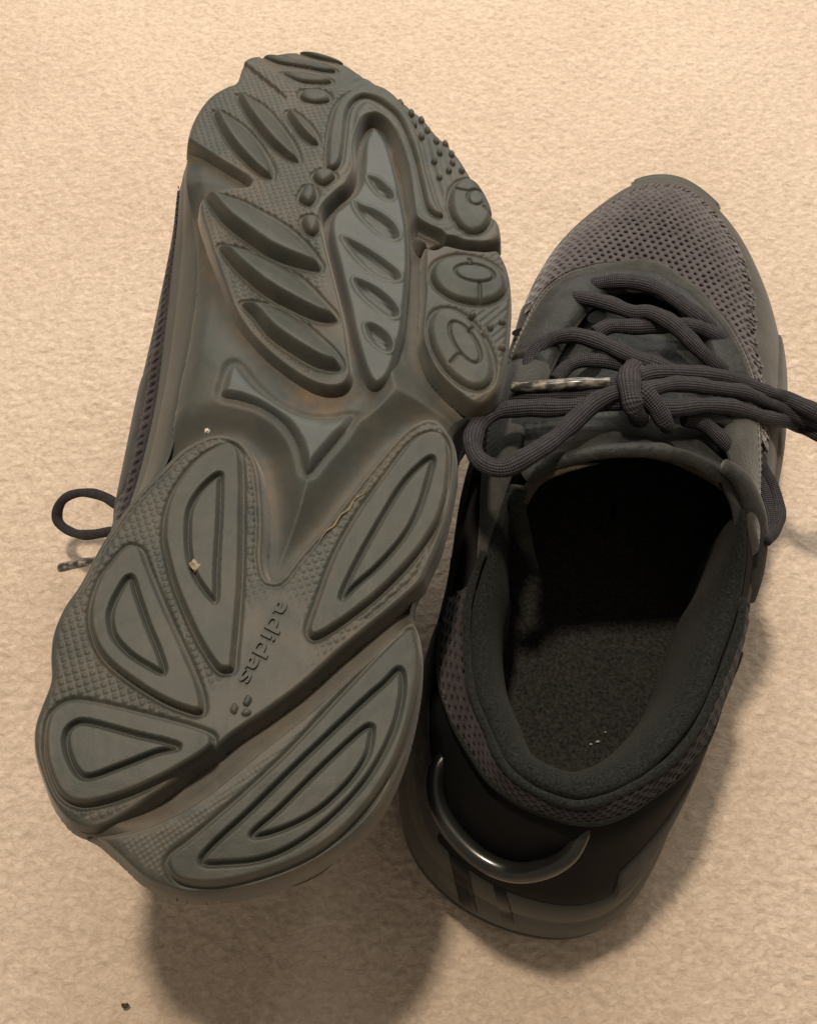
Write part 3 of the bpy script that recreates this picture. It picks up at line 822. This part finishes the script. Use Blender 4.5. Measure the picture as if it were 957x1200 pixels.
def build_upper(S, detail):
    """all soft parts; parents are S.root"""
    # shell
    idx = np.arange(NT)
    P = np.array([upper_pt(idx, np.full(NT, s)) for s in STEPS])
    shell_v, shell_f = P.reshape(-1, 3), grid_faces(len(STEPS), NT, True)
    # pull the shell in a little where the knit lies over it
    shell = S.mk('upper', shell_v, shell_f, M_LINERD)
    bvh = BVHTree.FromPolygons([tuple(v) for v in shell_v], [tuple(int(k) for k in f) for f in shell_f])
    # toe guard (suede rim round the toe), eyestay, side overlays
    sarr = np.zeros(NT); k = np.arange(NT)
    st = lambda a: int(round(a * NS)) % NT
    def band(lo, hi, key):                      # smooth s limit by station key points
        xs, ys = zip(*key); return np.interp(k / NS, xs, ys)
    hi_toe = band(0, 0, [(0, .2), (6, .46), (7, .50), (8, .56), (9, .56), (10, .46), (11, .36), (12, .30), (13, .26), (15, .25), (17, .27), (19, .34), (21, .45), (27, .3)])
    V, F_ = patch(st(6.2), st(18.6 if detail else 17.6), -.02, hi_toe, 1.3, 9)
    S.mk('toe_guard', V, F_, M_TOEG)
    lo_eye = band(0, 0, [(0, .8), (5.5, .74), (7, .60), (8, .60), (9, .70), (10, .77), (12, .82), (14, .83), (16, .80), (17, .70), (18, .52), (19, .44), (20.3, .52), (21.2, .72), (22, .93), (27, .95)])
    V, F_ = patch(st(5.7), st(22.0), lo_eye, 1.0, 1.7, 12)
    eye = S.mk('eyestay', V, F_, M_EYE)
    lo_in = np.minimum(lo_eye + .07, .97)
    V, F_ = patch(st(7.5), st(19.5), lo_in, 1.0, 2.5, 10)
    S.mk('eyestay_trim', V, F_, M_TONGUE, eye)
    # suede overlay on the rear sides
    V, F_ = patch(st(4.2), st(6.6), -.02, .55, 1.5, 8); S.mk('side_overlay', V, F_, M_SUEDE)
    V, F_ = patch(st(19.4 if not detail else 18.2), st(21.0 if not detail else 22.6), -.02, .46, 1.8, 9); S.mk('side_overlay', V, F_, M_SUEDE)
    # heel counter: glossy black shell under the knit collar
    hi_heel = band(0, 0, [(0, .80), (2, .74), (3.6, .5), (5, .35), (22, .35), (24, .55), (25.2, .70), (26, .78), (27, .80)])
    V, F_ = patch(st(22.4), st(4.4), -.02, hi_heel, 1.6, 10); S.mk('heel_counter', V, F_, M_PATENT)
    V, F_ = patch(st(7.2), st(9.9), -.03, band(0, 0, [(0, .3), (7.2, .30), (8.5, .34), (9.9, .12), (27, .1)]), 2.3, 8); S.mk('side_overlay', V, F_, M_TOEG)
    if detail:
        V, F_ = patch(st(1.6), st(4.6), -.03, band(0, 0, [(0, .2), (1.6, .30), (3, .46), (4.6, .50), (27, .5)]), 2.4, 8); S.mk('heel_side_panel', V, F_, M_SUEDE)
        V, F_ = patch(st(22.6), st(25.4), -.03, band(0, 0, [(0, .2), (22.6, .50), (24, .46), (25.4, .26), (27, .2)]), 2.4, 8); S.mk('heel_side_panel', V, F_, M_SUEDE)
    # padded collar and lining
    ks = (np.arange(st(21.2), st(6.0) + NT + 1)) % NT
    ring = upper_pt(ks, np.ones(len(ks)))
    cxy = np.array([8.0, 76.0])
    dirv = cxy - ring[:, :2]
    tg = np.gradient(ring[:, :2], axis=0); tg /= np.linalg.norm(tg, axis=1)[:, None]
    inn = np.stack([-tg[:, 1], tg[:, 0]], -1); inn *= np.sign(np.sum(inn * dirv, 1))[:, None]
    rows = []
    prof_in = [(1.2, -8), (.4, -3), (.3, .2), (2.0, 1.4), (5.0, .2), (8.0, -4), (10.2, -11), (11.6, -20), (12.2, -30), (11.6, -40), (11, -48), (10.5, -56)]
    fade = np.minimum(np.arange(len(ks)), len(ks) - 1 - np.arange(len(ks))) / 14.0
    fade = .35 + .65 * sst(fade)
    for din, dz in prof_in:
        R0 = ring.copy(); R0[:, :2] += inn * (din * fade)[:, None]; R0[:, 2] = np.maximum(R0[:, 2] + dz, 24.5)
        rows.append(R0)
    Pl = np.array(rows)
    S.mk('collar_lining', Pl.reshape(-1, 3), grid_faces(len(rows), len(ks), False), M_LINING)
    # knit band round the outside of the collar
    kb = (np.arange(st(21.8), st(4.9) + NT + 1)) % NT
    lo_k = band(0, 0, [(0, .86), (2, .80), (3.6, .60), (5.6, .45), (21.8, .45), (24.0, .62), (25.2, .78), (26, .84), (27, .86)])
    def knit_map(ab):
        a = np.clip(ab[:, 0], 0, len(kb) - 1.001); i = a.astype(int); f = a - i
        def ev(aa, vv):
            i = aa.astype(int); f = (aa - i)[:, None]
            s0 = lo_k[kb[i]]; s1 = lo_k[kb[np.minimum(i + 1, len(kb) - 1)]]
            p0 = upper_pt(kb[i], s0 + (1.0 - s0) * vv); p1 = upper_pt(kb[np.minimum(i + 1, len(kb) - 1)], s1 + (1.0 - s1) * vv)
            return p0 * (1 - f) + p1 * f
        v = np.clip(ab[:, 1], 0, 1)
        p = ev(a, v); pu = ev(np.clip(a + .3, 0, len(kb) - 1.001), v) - ev(np.clip(a - .3, 0, len(kb) - 1.001), v); pv = ev(a, np.clip(v + .03, 0, 1)) - ev(a, np.clip(v - .03, 0, 1))
        n_ = np.cross(pu, pv); n_ /= np.linalg.norm(n_, axis=1)[:, None] + 1e-9
        return p + n_ * 1.9, n_, np.ones(len(p), bool)
    if detail:
        # lattice in station steps (about 1.5 mm each) and height (about 17 mm)
        def km(xy): return knit_map(np.stack([xy[:, 0] / 1.55, xy[:, 1] / 18.0], -1))
        V, F_ = hexmesh(km, lambda c: (c[:, 1] > 1.0) & (c[:, 1] < 17.2) & (c[:, 0] > 11) & (c[:, 0] < (len(kb) - 2) * 1.55), 0, len(kb) * 1.55, 0, 18, 3.6, .85, .7)
        S.mk('collar_knit', V, F_, M_KNITD)
        pr = knit_map(np.stack([np.arange(0, len(kb) - 1, 4.0), np.full(len(np.arange(0, len(kb) - 1, 4.0)), .985)], -1))[0]; pr[:, 2] += .3
        V, F_, uv = tube(pr, 1.2, 8, 4, 1); S.mk('collar_piping', V, F_, M_LINING, uv=uv)
        pr = upper_pt(np.full(7, kb[8]), np.linspace(.45, 1.02, 7)); pr[:, 0] -= .6
        V, F_, uv = tube(pr, 2.3, 10, 4, .7, wob=False); S.mk('collar_binding', V, F_, M_SUEDE, uv=uv)
        pr = (knit_map(np.stack([np.arange(0, len(kb) - 1, 4.0), np.full(len(np.arange(0, len(kb) - 1, 4.0)), .05)], -1))[0])
        V, F_, uv = tube(pr, 1.0, 8, 4, 1); S.mk('collar_piping', V, F_, M_LINING, uv=uv)
        # toe box mesh
        hi_f = hi_toe
        def inside(c):
            pos, nor, ok = vamp(c)
            return ok
        lo_i = np.array([upper_pt(np.array([i]), np.array([hi_toe[i] - .03]))[0][:2] for i in range(st(7.3), st(18.7))])
        hi_i = np.array([upper_pt(np.array([i]), np.array([lo_eye[i] + .03]))[0][:2] for i in range(st(7.3), st(18.7))])
        poly = np.vstack([lo_i, hi_i[::-1]])
        def vamp(c):
            pos = np.zeros((len(c), 3)); nor = np.zeros((len(c), 3)); ok = np.zeros(len(c), bool)
            for i, (x, y) in enumerate(c):
                h = bvh.ray_cast(Vector((x, y, 200)), Vector((0, 0, -1)))
                if h[0] is not None and h[1].z > .12:
                    pos[i] = h[0]; nor[i] = h[1]; ok[i] = True
            return pos + nor * .7, nor, ok
        V, F_ = hexmesh(vamp, lambda c: sdf(poly, c[:, 0], c[:, 1]) > 0, -60, 70, 110, 300, 2.9, .84, .55)
        S.mk('toe_mesh', V, F_, M_KNIT)
        # zigzag stitching along the edge of the toe guard
        sv, sf = [], []
        for j, i in enumerate(range(st(7.0), st(19.0), 2)):
            a = upper_pt(np.array([i]), np.array([hi_toe[i] - .035]))[0]; b = upper_pt(np.array([i + (1 if j % 2 else 2)]), np.array([hi_toe[i] + .03]))[0]
            P_ = np.array([a + (0, 0, 1.1), (a + b) / 2 + (0, 0, 1.7), b + (0, 0, 1.3)])
            v, f_, _ = tube(P_, .35, 5, 3, 1)
            n0 = len(sv); sv += v.tolist(); sf += [[q + n0 for q in f] for f in f_]
        for i in np.arange(st(6.4), st(20.8), 1.0):
            for off_, lim in ((.03, lo_eye), (.075, lo_eye)):
                f0 = upper_pt(np.array([int(i)]), np.array([lim[int(i)] + off_]))[0]; f1 = upper_pt(np.array([int(i) + 1]), np.array([lim[int(i) + 1] + off_]))[0]
                L_ = np.linalg.norm(f1 - f0); k_ = max(1, int(round(L_ / 2.4)))
                for u in range(k_):
                    a = f0 + (f1 - f0) * (u + .12) / k_; b = f0 + (f1 - f0) * (u + .78) / k_
                    c_ = np.array([8.0, 150, 0]); ou = (a - c_); ou[2] = 0; ou /= np.linalg.norm(ou) + 1e-9
                    dn = (ou * .7 + np.array([0, 0, .75])) * (1.75 if off_ < .05 else 2.0)
                    v, f_, _ = tube(np.array([a + dn * .8, (a + b) / 2 + dn, b + dn * .8]), .24, 5, 2, 1, wob=False)
                    n0 = len(sv); sv += v.tolist(); sf += [[q + n0 for q in f] for f in f_]
        o = S.mk('stitching', np.array(sv), sf, M_THREAD); o['kind'] = 'stuff'
    else:
        V, F_ = patch(kb[0], kb[-1], lo_k, 1.0, 1.6, 8); S.mk('collar_knit', V, F_, M_KNITD)
        i0 = 17.2 * NS
        def sk(xy):
            a = i0 + xy[:, 0] / 2.5; v = np.clip(xy[:, 1] / 75.0, -.06, 1)
            def ev(a, v):
                i = np.floor(a).astype(int); f = (a - i)[:, None]
                return upper_pt(i % NT, v) * (1 - f) + upper_pt((i + 1) % NT, v) * f
            p = ev(a, v); n_ = np.cross(ev(a + .3, v) - ev(a - .3, v), ev(a, np.clip(v + .02, 0, 1)) - ev(a, np.clip(v - .02, 0, 1)))
            n_ /= np.linalg.norm(n_, axis=1)[:, None] + 1e-9
            return p + n_ * .7, n_, np.ones(len(p), bool)
        V, F_ = hexmesh(sk, lambda c: c[:, 1] < 46, 0, 5.4 * NS * 2.5, -4, 48, 3.0, .85, .6)
        S.mk('side_knit', V, F_, M_KNITD)
    # insole
    io = np.array([upper_pt(np.array([i]), np.array([0.0]))[0][:2] for i in range(0, NT, 3)])
    c0 = io.mean(0)
    rings = [np.c_[c0 + (io - c0) * f, np.full(len(io), 25.5 + dz)] for f, dz in ((.97, 1.2), (.85, .2), (.6, -.3), (.3, -.4), (.02, -.4))]
    Pi = np.array(rings)
    S.mk('insole', Pi.reshape(-1, 3), grid_faces(len(rings), len(io), True), M_INSOLE)
    # tongue: a thick padded sheet in the throat
    nb, na = 60, 49
    rows = []
    cy = [204, 190, 172, 153, 137, 127, 121, 117]; cz = [64, 69.5, 76, 84, 92, 99, 105, 110.5]; hw = [19, 24, 29, 33, 34, 32, 30, 29]
    for b in range(nb):
        t = b / (nb - 1) * 7
        y = np.interp(t, range(8), cy); z = np.interp(t, range(8), cz); w = np.interp(t, range(8), hw)
        a = np.linspace(-1, 1, na)
        x = 3 + 2 * sst((t - 3) / 3) + a * w
        top = sst((t - 4.5) / 2.5)
        zz = z - (.009 + .004 * top) * (x - 3) ** 2 - top * 3 * np.abs(a) ** 4
        yy = y + .33 * (x - 3) * top - 3 * np.abs(a) ** 3 * top
        rows.append(np.stack([x, yy, zz], -1))
    Pt = np.array(rows)
    du = np.gradient(Pt, axis=1); dv = np.gradient(Pt, axis=0); Nt = np.cross(dv, du); Nt /= np.linalg.norm(Nt, axis=-1)[..., None]
    if Nt[nb // 2, na // 2, 2] < 0: Nt = -Nt
    th = 4.4
    wr = (1.6 * (nz(Pt[..., 0], Pt[..., 1] * 2.2, 9, 40) - .5) + .9 * (nz(Pt[..., 0], Pt[..., 1] * 2.0, 4, 41) - .5))[..., None]
    Ptop = Pt + Nt * wr
    ring_e = []
    # closed sheet: top rows, rounded lip, underside rows
    lip = []
    tb = (Pt[-1] - Pt[-3]); tb /= np.linalg.norm(tb, axis=-1)[..., None]
    for ang in (30, 60, 90, 120, 150):
        r = math.radians(ang)
        lip.append(Pt[-1] - Nt[-1] * th / 2 + Nt[-1] * (th / 2) * math.cos(r) + tb * (th / 2) * math.sin(r))
    under = (Pt - Nt * th)[::-1]
    sheet = np.concatenate([Ptop, np.array(lip)])
    S.mk('tongue', sheet.reshape(-1, 3), flip(grid_faces(len(sheet), na, False)), M_TONGUE)
    und = np.concatenate([np.array(lip)[-1:], under])
    tl = S.mk('tongue_lining', und.reshape(-1, 3), flip(grid_faces(len(und), na, False)), M_FUZZ)
    return bvh

def midsole_side(S, sole_ring, fl):
    """outer wall of the midsole from the sole edge up to the upper; sole_ring in mm right-shoe coordinates resampled to NT"""
    idx = np.arange(NT)
    up = np.stack([STF[:, 0], STF[:, 1], STF[:, 2]], -1)
    ctr = np.array([8.0, 0]);
    tg = np.roll(up[:, :2], -1, 0) - np.roll(up[:, :2], 1, 0); tg /= np.linalg.norm(tg, axis=1)[:, None]
    outw = np.stack([tg[:, 1], -tg[:, 0]], -1)
    rows = []
    for a, o in ((0, -1.2), (.06, .2), (.15, 1.6), (.3, 2.6), (.45, 2.6), (.60, 2.2), (.66, 1.2), (.70, 1.9), (.85, 2.2), (.96, 1.8), (1.03, .6), (1.06, -2.5)):
        P = sole_ring * (1 - a) + up * a
        P[:, :2] += outw * o * (fl if o > 0 else 1)
        rows.append(P)
    P = np.array(rows)
    return P

def resample_half(poly, start, mid, n0, n1):
    """closed polygon -> n0 points from start index to mid index, n1 back to start"""
    m = len(poly)
    a = [poly[(start + k) % m] for k in range((mid - start) % m + 1)]; b = [poly[(mid + k) % m] for k in range((start - mid) % m + 1)]
    def rs(p, n):
        p = np.array(p); l = np.r_[0, np.cumsum(np.linalg.norm(np.diff(p, axis=0), axis=1))]
        t = np.linspace(0, l[-1], n, endpoint=False)
        return np.stack([np.interp(t, l, p[:, 0]), np.interp(t, l, p[:, 1])], -1)
    return np.vstack([rs(a, n0), rs(b, n1)])

# match the traced sole outline to the stations: by arc length, heel (station 0) to toe (station 14)
def ring_from(poly):
    ih = int(np.argmin(np.hypot(poly[:, 0] - .010, poly[:, 1] - 0)))
    it = int(np.argmax(poly[:, 1] - .0 * poly[:, 0]))
    P = poly if np.sum(poly[:, 0] * np.roll(poly[:, 1], -1) - np.roll(poly[:, 0], -1) * poly[:, 1]) > 0 else poly[::-1]
    ih = int(np.argmin(np.hypot(P[:, 0] - .010, P[:, 1]))); it = int(np.argmax(P[:, 1]))
    out = []
    # arc-length fraction of the station outline decides the spacing
    up = STF[:, :2]
    n0 = 14 * NS
    def frac(q):
        l = np.r_[0, np.cumsum(np.linalg.norm(np.diff(q, axis=0), axis=1))]; return l / l[-1]
    f0 = frac(up[:n0 + 1]); f1 = frac(np.vstack([up[n0:], up[:1]]))
    m = len(P)
    a = np.array([P[(ih + k) % m] for k in range((it - ih) % m + 1)]); b = np.array([P[(it + k) % m] for k in range((ih - it) % m + 1)])
    def at(p, f):
        l = frac(p); return np.stack([np.interp(f, l, p[:, 0]), np.interp(f, l, p[:, 1])], -1)
    return np.vstack([at(a, f0[:-1]), at(b, f1[:-1])])

RING_L = ring_from(OUT_IN) * 1000
SL = Side(left, True)
build_upper(SL, False)
# left midsole wall: sole ring is already in traced coordinates, so undo the widening before it is applied again
def unwiden(P):
    w = np.exp(-((P[:, 1] - 185) / 60) ** 2); f = 1 + .24 * w * (P[:, 0] > 8)
    Q = P.copy(); Q[:, 0] = 8 + (P[:, 0] - 8) / f; return Q
rl = unwiden(RING_L)
_wm = sst((rl[:, 1] - 85) / 20) * sst((232 - rl[:, 1]) / 30) * sst((5 - rl[:, 0]) / 8)
sole3 = np.c_[rl, zb(rl[:, 1] * MM) * 1000 + 5.5 + 4.5 * _wm]
Pm = midsole_side(SL, sole3, .35)
SL.mk('midsole', Pm.reshape(-1, 3), grid_faces(len(Pm), NT, True), M_FOAM)

# lace loop and lace end showing beside the upturned shoe
def w2l(P):
    d = np.asarray(P) - LB
    return np.stack([-(d @ L_S), d @ L_AX, -(d @ L_N)], -1) * 1000
class Raw:
    def __init__(self, root): self.root = root
    def mk(self, name, V, Fc, m, parent=None, **k): return mk(name, np.asarray(V) * MM, Fc, m, parent or self.root, **k)
RL = Raw(left)
V, F_, uv = tube(from_glue, [.1, .34, .2, .42, .25, .36, .2, .08], 6, 4, .6); RL.mk('dried_glue_line', V, F_, M_GLUE, heel_pad)
lp = [(150, 600, .035), (125, 584, .032), (98, 578, .028), (77, 583, .024), (67, 597, .02), (68, 612, .018), (82, 622, .02), (104, 626, .026), (140, 622, .034)]
V, F_, uv = tube(w2l(np.array([onz((a, b), c) for a, b, c in lp])), 1.85)
RL.mk('lace', V, F_, M_LACE, uv=uv)
V, F_, uv = tube(w2l(np.array([onz((a, b), c) for a, b, c in [(120, 655, .03), (95, 659, .024), (71, 666, .018)]])), 1.7)
RL.mk('lace_aglet', V, F_, M_AGLET, uv=uv)

# ------------------------------------------------------------------ right shoe (standing)
right = bpy.data.objects.new('standing_shoe', None)
COL.objects.link(right)
right.empty_display_size = .02
right.location = (R_T[0], R_T[1], 0)
right.rotation_euler = (0, 0, R_ANG)
tag(right, 'dark grey trainer standing upright with tied laces and open black collar', 'shoe', 'pair of trainers')
SR = Side(right, False)
BVH_R = build_upper(SR, True)
# sole of the standing shoe: fuller and longer at the heel than the upper
rs_ = STF[:, :2].copy()
tg = np.roll(rs_, -1, 0) - np.roll(rs_, 1, 0); tg /= np.linalg.norm(tg, axis=1)[:, None]
ow = np.stack([tg[:, 1], -tg[:, 0]], -1)
kk = np.arange(NT) / NS
flare = np.interp(kk, [0, 2, 4, 6, 8, 12, 14, 16, 20, 22, 24, 26, 27], [6, 5, 3, 3, 2, 1, 2, 2, 4, 4, 4, 6, 6])
rs_ = rs_ + ow * flare[:, None]
sole3 = np.c_[rs_, zb(rs_[:, 1] * MM) * 1000 + 4.0]
Pm = midsole_side(SR, sole3, 1.0)
mids = SR.mk('midsole', Pm.reshape(-1, 3), grid_faces(len(Pm), NT, True), M_SIDE)
# outsole rim under it
rows = []
for o, z in ((-3.0, 4.6), (.5, 4.2), (1.0, 2.8), (.6, .9), (-1.5, .0)):
    q = rs_ + ow * o; rows.append(np.c_[q, zb(q[:, 1] * MM) * 1000 + z])
c0 = rs_.mean(0); q = c0 + (rs_ - c0) * .5; rows.append(np.c_[q, zb(q[:, 1] * MM) * 1000 + .3]); q = c0 + (rs_ - c0) * .01; rows.append(np.c_[q, zb(q[:, 1] * MM) * 1000 + .3])
Po = np.array(rows)
SR.mk('outsole', Po.reshape(-1, 3), flip(grid_faces(len(Po), NT, True)), M_RUB)
# rubber toe bumper rising over the toe tip
V, F_ = patch(int(12.6 * NS), int(15.0 * NS), -.06, .05, 2.2, 7); SR.mk('toe_bumper', V, F_, M_RUB)

# laces
LC = {
 'a': ([(640,362),(645,352),(661,348),(682,350),(711,355),(741,365),(760,362+4),(780,376),(799,391),(819,410),(835,424),(851,438),(866,452)], [-1,1.5,2.5,3,3,3.5,5,5.5,5.5,5,4,2,0]),
 'b': ([(684,336),(700,332),(720,329),(740,330),(760,335),(780,345),(799,358),(815,369),(829,380),(838,390)], [1,2,2.5,2.5,2.5,2.5,2.5,2.5,1.5,0]),
 'c': ([(620,438),(622,421),(631,408),(647,398),(670,394),(697,399),(723,409),(744,419),(768,429),(790,438)], [-1,2,3.5,4,4.5,5,5.5,5.5,5.5,4]),
 'd': ([(698,392),(714,383),(741,382),(770,381),(805,382),(829,389),(847,399),(861,414),(867,434),(868,448)], [0,1,1,1,1.5,2,2,1.5,.5,-1]),
 'e': ([(652,446),(666,430),(686,423),(711,423),(740,430)], [0,1.5,2,2,1]),
}
for k, (p, o) in LC.items(): lace(SR, p, o, 2.85 if k != 'e' else 2.4)
# the bow: two loops, knot, two tails
lp = lace_px([(735, 452), (752, 441), (782, 436), (819, 438), (859, 446), (893, 457), (918, 467)], [10, 10, 8, 7, 7, 9, 11])
lp2 = lace_px([(930, 497), (893, 488), (856, 478), (819, 474), (782, 479), (745, 474)], [10, 9, 8, 8, 8, 9])
def out_pt(px, z): return rpx(px, z * MM) * 1000
ext = np.array([out_pt((957, 484), 70), out_pt((995, 500), 64), out_pt((1012, 520), 59), out_pt((995, 527), 57), out_pt((960, 508), 62)])
V, F_, uv = tube(np.vstack([lp, ext, lp2]), 2.85); bow = SR.mk('lace', V, F_, M_LACE, uv=uv)
p = lace_px([(738, 462), (757, 457), (794, 451), (831, 453), (868, 460), (893, 470), (915, 479)], [11, 11, 10, 9.5, 9, 9, 9])
ext2 = np.array([out_pt((957, 497), 64), out_pt((985, 520), 50), out_pt((985, 560), 34)])
V, F_, uv = tube(np.vstack([p, ext2]), 2.7); SR.mk('lace', V, F_, M_LACE, uv=uv)
p = lace_px([(742, 464), (724, 461), (699, 472), (674, 492), (649, 513), (619, 534), (592, 549), (571, 547), (557, 534), (555, 514), (565, 494), (586, 481), (619, 477), (657, 478), (690, 476), (735, 468)], [12, 12, 11, 9, 8, 9, 10, 12, 14, 15, 14, 12, 10, 9, 9, 9])
V, F_, uv = tube(p, 2.85); SR.mk('lace', V, F_, M_LACE, uv=uv)
p = lace_px([(600, 466), (630, 465), (665, 463), (700, 462), (735, 458)], [9, 9, 8, 8, 8]); V, F_, uv = tube(p, 2.4); SR.mk('lace', V, F_, M_LACE, uv=uv)
p = lace_px([(714, 450), (728, 448), (745, 452)], [11, 11, 9]); V, F_, uv = tube(p, 2.2); tail = SR.mk('lace', V, F_, M_LACE, uv=uv)
p = lace_px([(601, 453), (630, 452), (660, 451), (690, 450), (719, 449)], [14, 13, 12, 11.5, 11]); V, F_, uv = tube(p, 1.75, flat=.95)
SR.mk('aglet', V, F_, M_AGLET, tail, uv=uv)
# knot
p = lace_px([(742, 430), (739, 436), (738, 446), (739, 462), (742, 478), (748, 490)], [4, 11, 15, 15.5, 13, 6]); V, F_, uv = tube(p, 3.4); SR.mk('lace_knot', V, F_, M_LACE, uv=uv)
p = lace_px([(748, 455), (757, 462), (769, 476), (778, 492), (780, 500)], [13, 13, 11, 8, 4]); V, F_, uv = tube(p, 2.9); SR.mk('lace', V, F_, M_LACE, uv=uv)
# lace running down the outer side of the collar
p = lace_px([(815, 488), (839, 491), (859, 503), (878, 524), (893, 549), (905, 578), (909, 603), (904, 624), (896, 634)], [3, 4, 4, 4, 4, 4, 4, 4, 2]); V, F_, uv = tube(p, 2.5); SR.mk('lace', V, F_, M_LACE, uv=uv)
p = lace_px([(800, 492), (822, 497), (849, 519), (872, 544), (888, 568), (898, 598), (902, 622)], [2, 3, 3.5, 3.5, 3.5, 3.5, 3]); V, F_, uv = tube(p, 2.5); SR.mk('lace', V, F_, M_LACE, uv=uv)
# side webbing tab on the outer collar
tp = [(848, 546, 100), (866, 560, 96), (879, 585, 90), (885, 612, 83), (884, 645, 75), (880, 675, 68), (874, 703, 60)]
P = np.array([rpx((a, b), c * MM) * 1000 for a, b, c in tp])
V, F_, uv = tube(P, [2.4, 3.0, 3.4, 3.7, 3.8, 3.6, 2.8], 14, 8, .7, wob=False); SR.mk('webbing_tab', V, F_, M_SUEDE, uv=uv)
tp = [(846, 556, 96), (856, 575, 91), (866, 600, 86), (868, 640, 78), (862, 690, 70)]
P = np.array([rpx((a, b), c * MM) * 1000 for a, b, c in tp])
V, F_, uv = tube(P, [1.6, 2.2, 2.4, 2.4, 1.6], 12, 8, .7, wob=False); SR.mk('collar_binding', V, F_, M_SUEDE, uv=uv)
# heel loop, glossy
def on_upper(px, off):
    o = w2r(CAM_POS[None])[0] * 1000; d = ray(np.array(px, float)); d = np.r_[d[:2] @ R_M, d[2]]
    h = BVH_R.ray_cast(Vector(o), Vector(d).normalized())
    n_ = h[1] if h[1].dot(Vector(d)) < 0 else -h[1]
    return np.array(h[0] + n_ * off)
tp = [(521, 880), (521, 903), (527, 935), (543, 965), (571, 992), (605, 1006), (640, 1002), (667, 989), (690, 972)]
P = np.array([on_upper(p, o) for p, o in zip(tp, (-2, 3, 4.5, 4.5, 4.5, 4.5, 4.5, 3.2, -1.5))])
V, F_, uv = tube(P, [2.4, 2.6, 2.8, 3, 3, 3, 2.8, 2.4, 2.0], 14, 8, .9, wob=False); SR.mk('heel_loop', V, F_, M_LOOP, uv=uv)
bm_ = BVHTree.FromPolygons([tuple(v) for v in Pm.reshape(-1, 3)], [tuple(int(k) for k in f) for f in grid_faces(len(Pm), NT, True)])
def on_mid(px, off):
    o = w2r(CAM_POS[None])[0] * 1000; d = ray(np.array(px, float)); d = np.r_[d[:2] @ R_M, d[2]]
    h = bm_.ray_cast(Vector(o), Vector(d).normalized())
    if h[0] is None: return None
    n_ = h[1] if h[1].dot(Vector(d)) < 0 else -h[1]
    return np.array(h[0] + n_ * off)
for c4 in ([(525, 996), (547, 1010), (559, 1070), (540, 1062)], [(576, 1030), (590, 1035), (602, 1082), (588, 1078)]):  # dark strips painting the reflection and shadow bands onto the heel midsole
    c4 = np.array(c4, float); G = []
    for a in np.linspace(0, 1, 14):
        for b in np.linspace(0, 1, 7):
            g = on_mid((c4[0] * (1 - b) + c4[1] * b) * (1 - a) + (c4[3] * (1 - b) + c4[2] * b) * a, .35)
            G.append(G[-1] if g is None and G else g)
    if all(g is not None for g in G): SR.mk('heel_shade_band', np.array(G), grid_faces(14, 7, False), M_SHADE_BAND)
# worn brown inner edge of the tongue, loose tongue corner
P = np.array([rpx((a, b), c * MM) * 1000 for a, b, c in [(615, 590, 94), (621, 572, 97), (634, 559, 100), (655, 550, 103), (678, 545, 105), (702, 543, 106)]])
V, F_, uv = tube(P, [1.0, 1.9, 2.0, 1.9, 1.3, .1], 12, 8, .5, wob=False); SR.mk('tongue_edge', V, F_, M_FUZZ, uv=uv)
P = np.array([rpx((a, b), c * MM) * 1000 for a, b, c in [(608, 570, 97), (605, 590, 93), (609, 615, 86), (617, 640, 78), (627, 668, 62)]])
V, F_, uv = tube(P, [2.6, 2.9, 2.9, 2.7, 2.2], 12, 8, .6, wob=False); SR.mk('tongue_corner', V, F_, M_LINING, uv=uv)
# eyelet slots
for (c, a, b, deg) in (((699, 371), 12, 7, -18), ((612, 389), 13, 5, -8), ((690, 438), 16, 7, -28)):
    E_ = lace_px(ell(c[0], c[1], a, b, deg, 14), .9); m_ = E_.mean(0); m_[2] -= .4
    V = np.vstack([E_, (E_ + m_) / 2, m_[None]]); n = 14
    F_ = [[i, (i + 1) % n, n + (i + 1) % n, n + i] for i in range(n)] + [[n + i, n + (i + 1) % n, 2 * n] for i in range(n)]
    SR.mk('eyelet', V, F_, M_DARKHOLE)

# ------------------------------------------------------------------ small debris
def crumb(name, world, r, m, label, seed, sq=(1, 1, 1), group=None):
    rr = np.random.default_rng(seed)
    import bmesh
    bm = bmesh.new(); bmesh.ops.create_icosphere(bm, subdivisions=2, radius=r)
    for v in bm.verts:
        f = 1 + .8 * (rr.random() - .5)
        v.co = Vector((v.co.x * f * sq[0], v.co.y * f * sq[1], v.co.z * f * sq[2]))
    me = bpy.data.meshes.new(name); bm.to_mesh(me); bm.free(); me.materials.append(m)
    o = bpy.data.objects.new(name, me); COL.objects.link(o); o.location = world
    tag(o, label, 'debris', group)
def left_world(px, w):
    x, y = lun(px); return LB + x * L_S + y * L_AX - (zb(y) - w) * L_N
crumb('grit', left_world((230, 666), .0016), .0014, M_CRUMB, 'pale grit stuck in the groove of the tall leaf lug', 1)
crumb('grit', left_world((241, 497), -.0035), .0007, M_WHITE, 'tiny white crumb at the arch edge above the heel pad', 2)
crumb('crumb', onz((147, 1178), .0003), .0009, M_DARKC, 'brown crumb on the carpet beside the heel shadow', 3, (1.4, .8, .7))
for k, (px, r, lb) in enumerate((((692, 872), .0003, 'small pale lint speck on the insole, at the collar end of the row'), ((700, 869), .00042, 'largest pale lint speck on the black insole, middle of the row'), ((709, 858), .00022, 'tiniest pale lint speck on the insole, apart from the other two'))):
    crumb('lint', onz(px, .0262), r, M_LINT, lb, 20 + k, (1.5, .8, .6), 'lint specks on the insole')
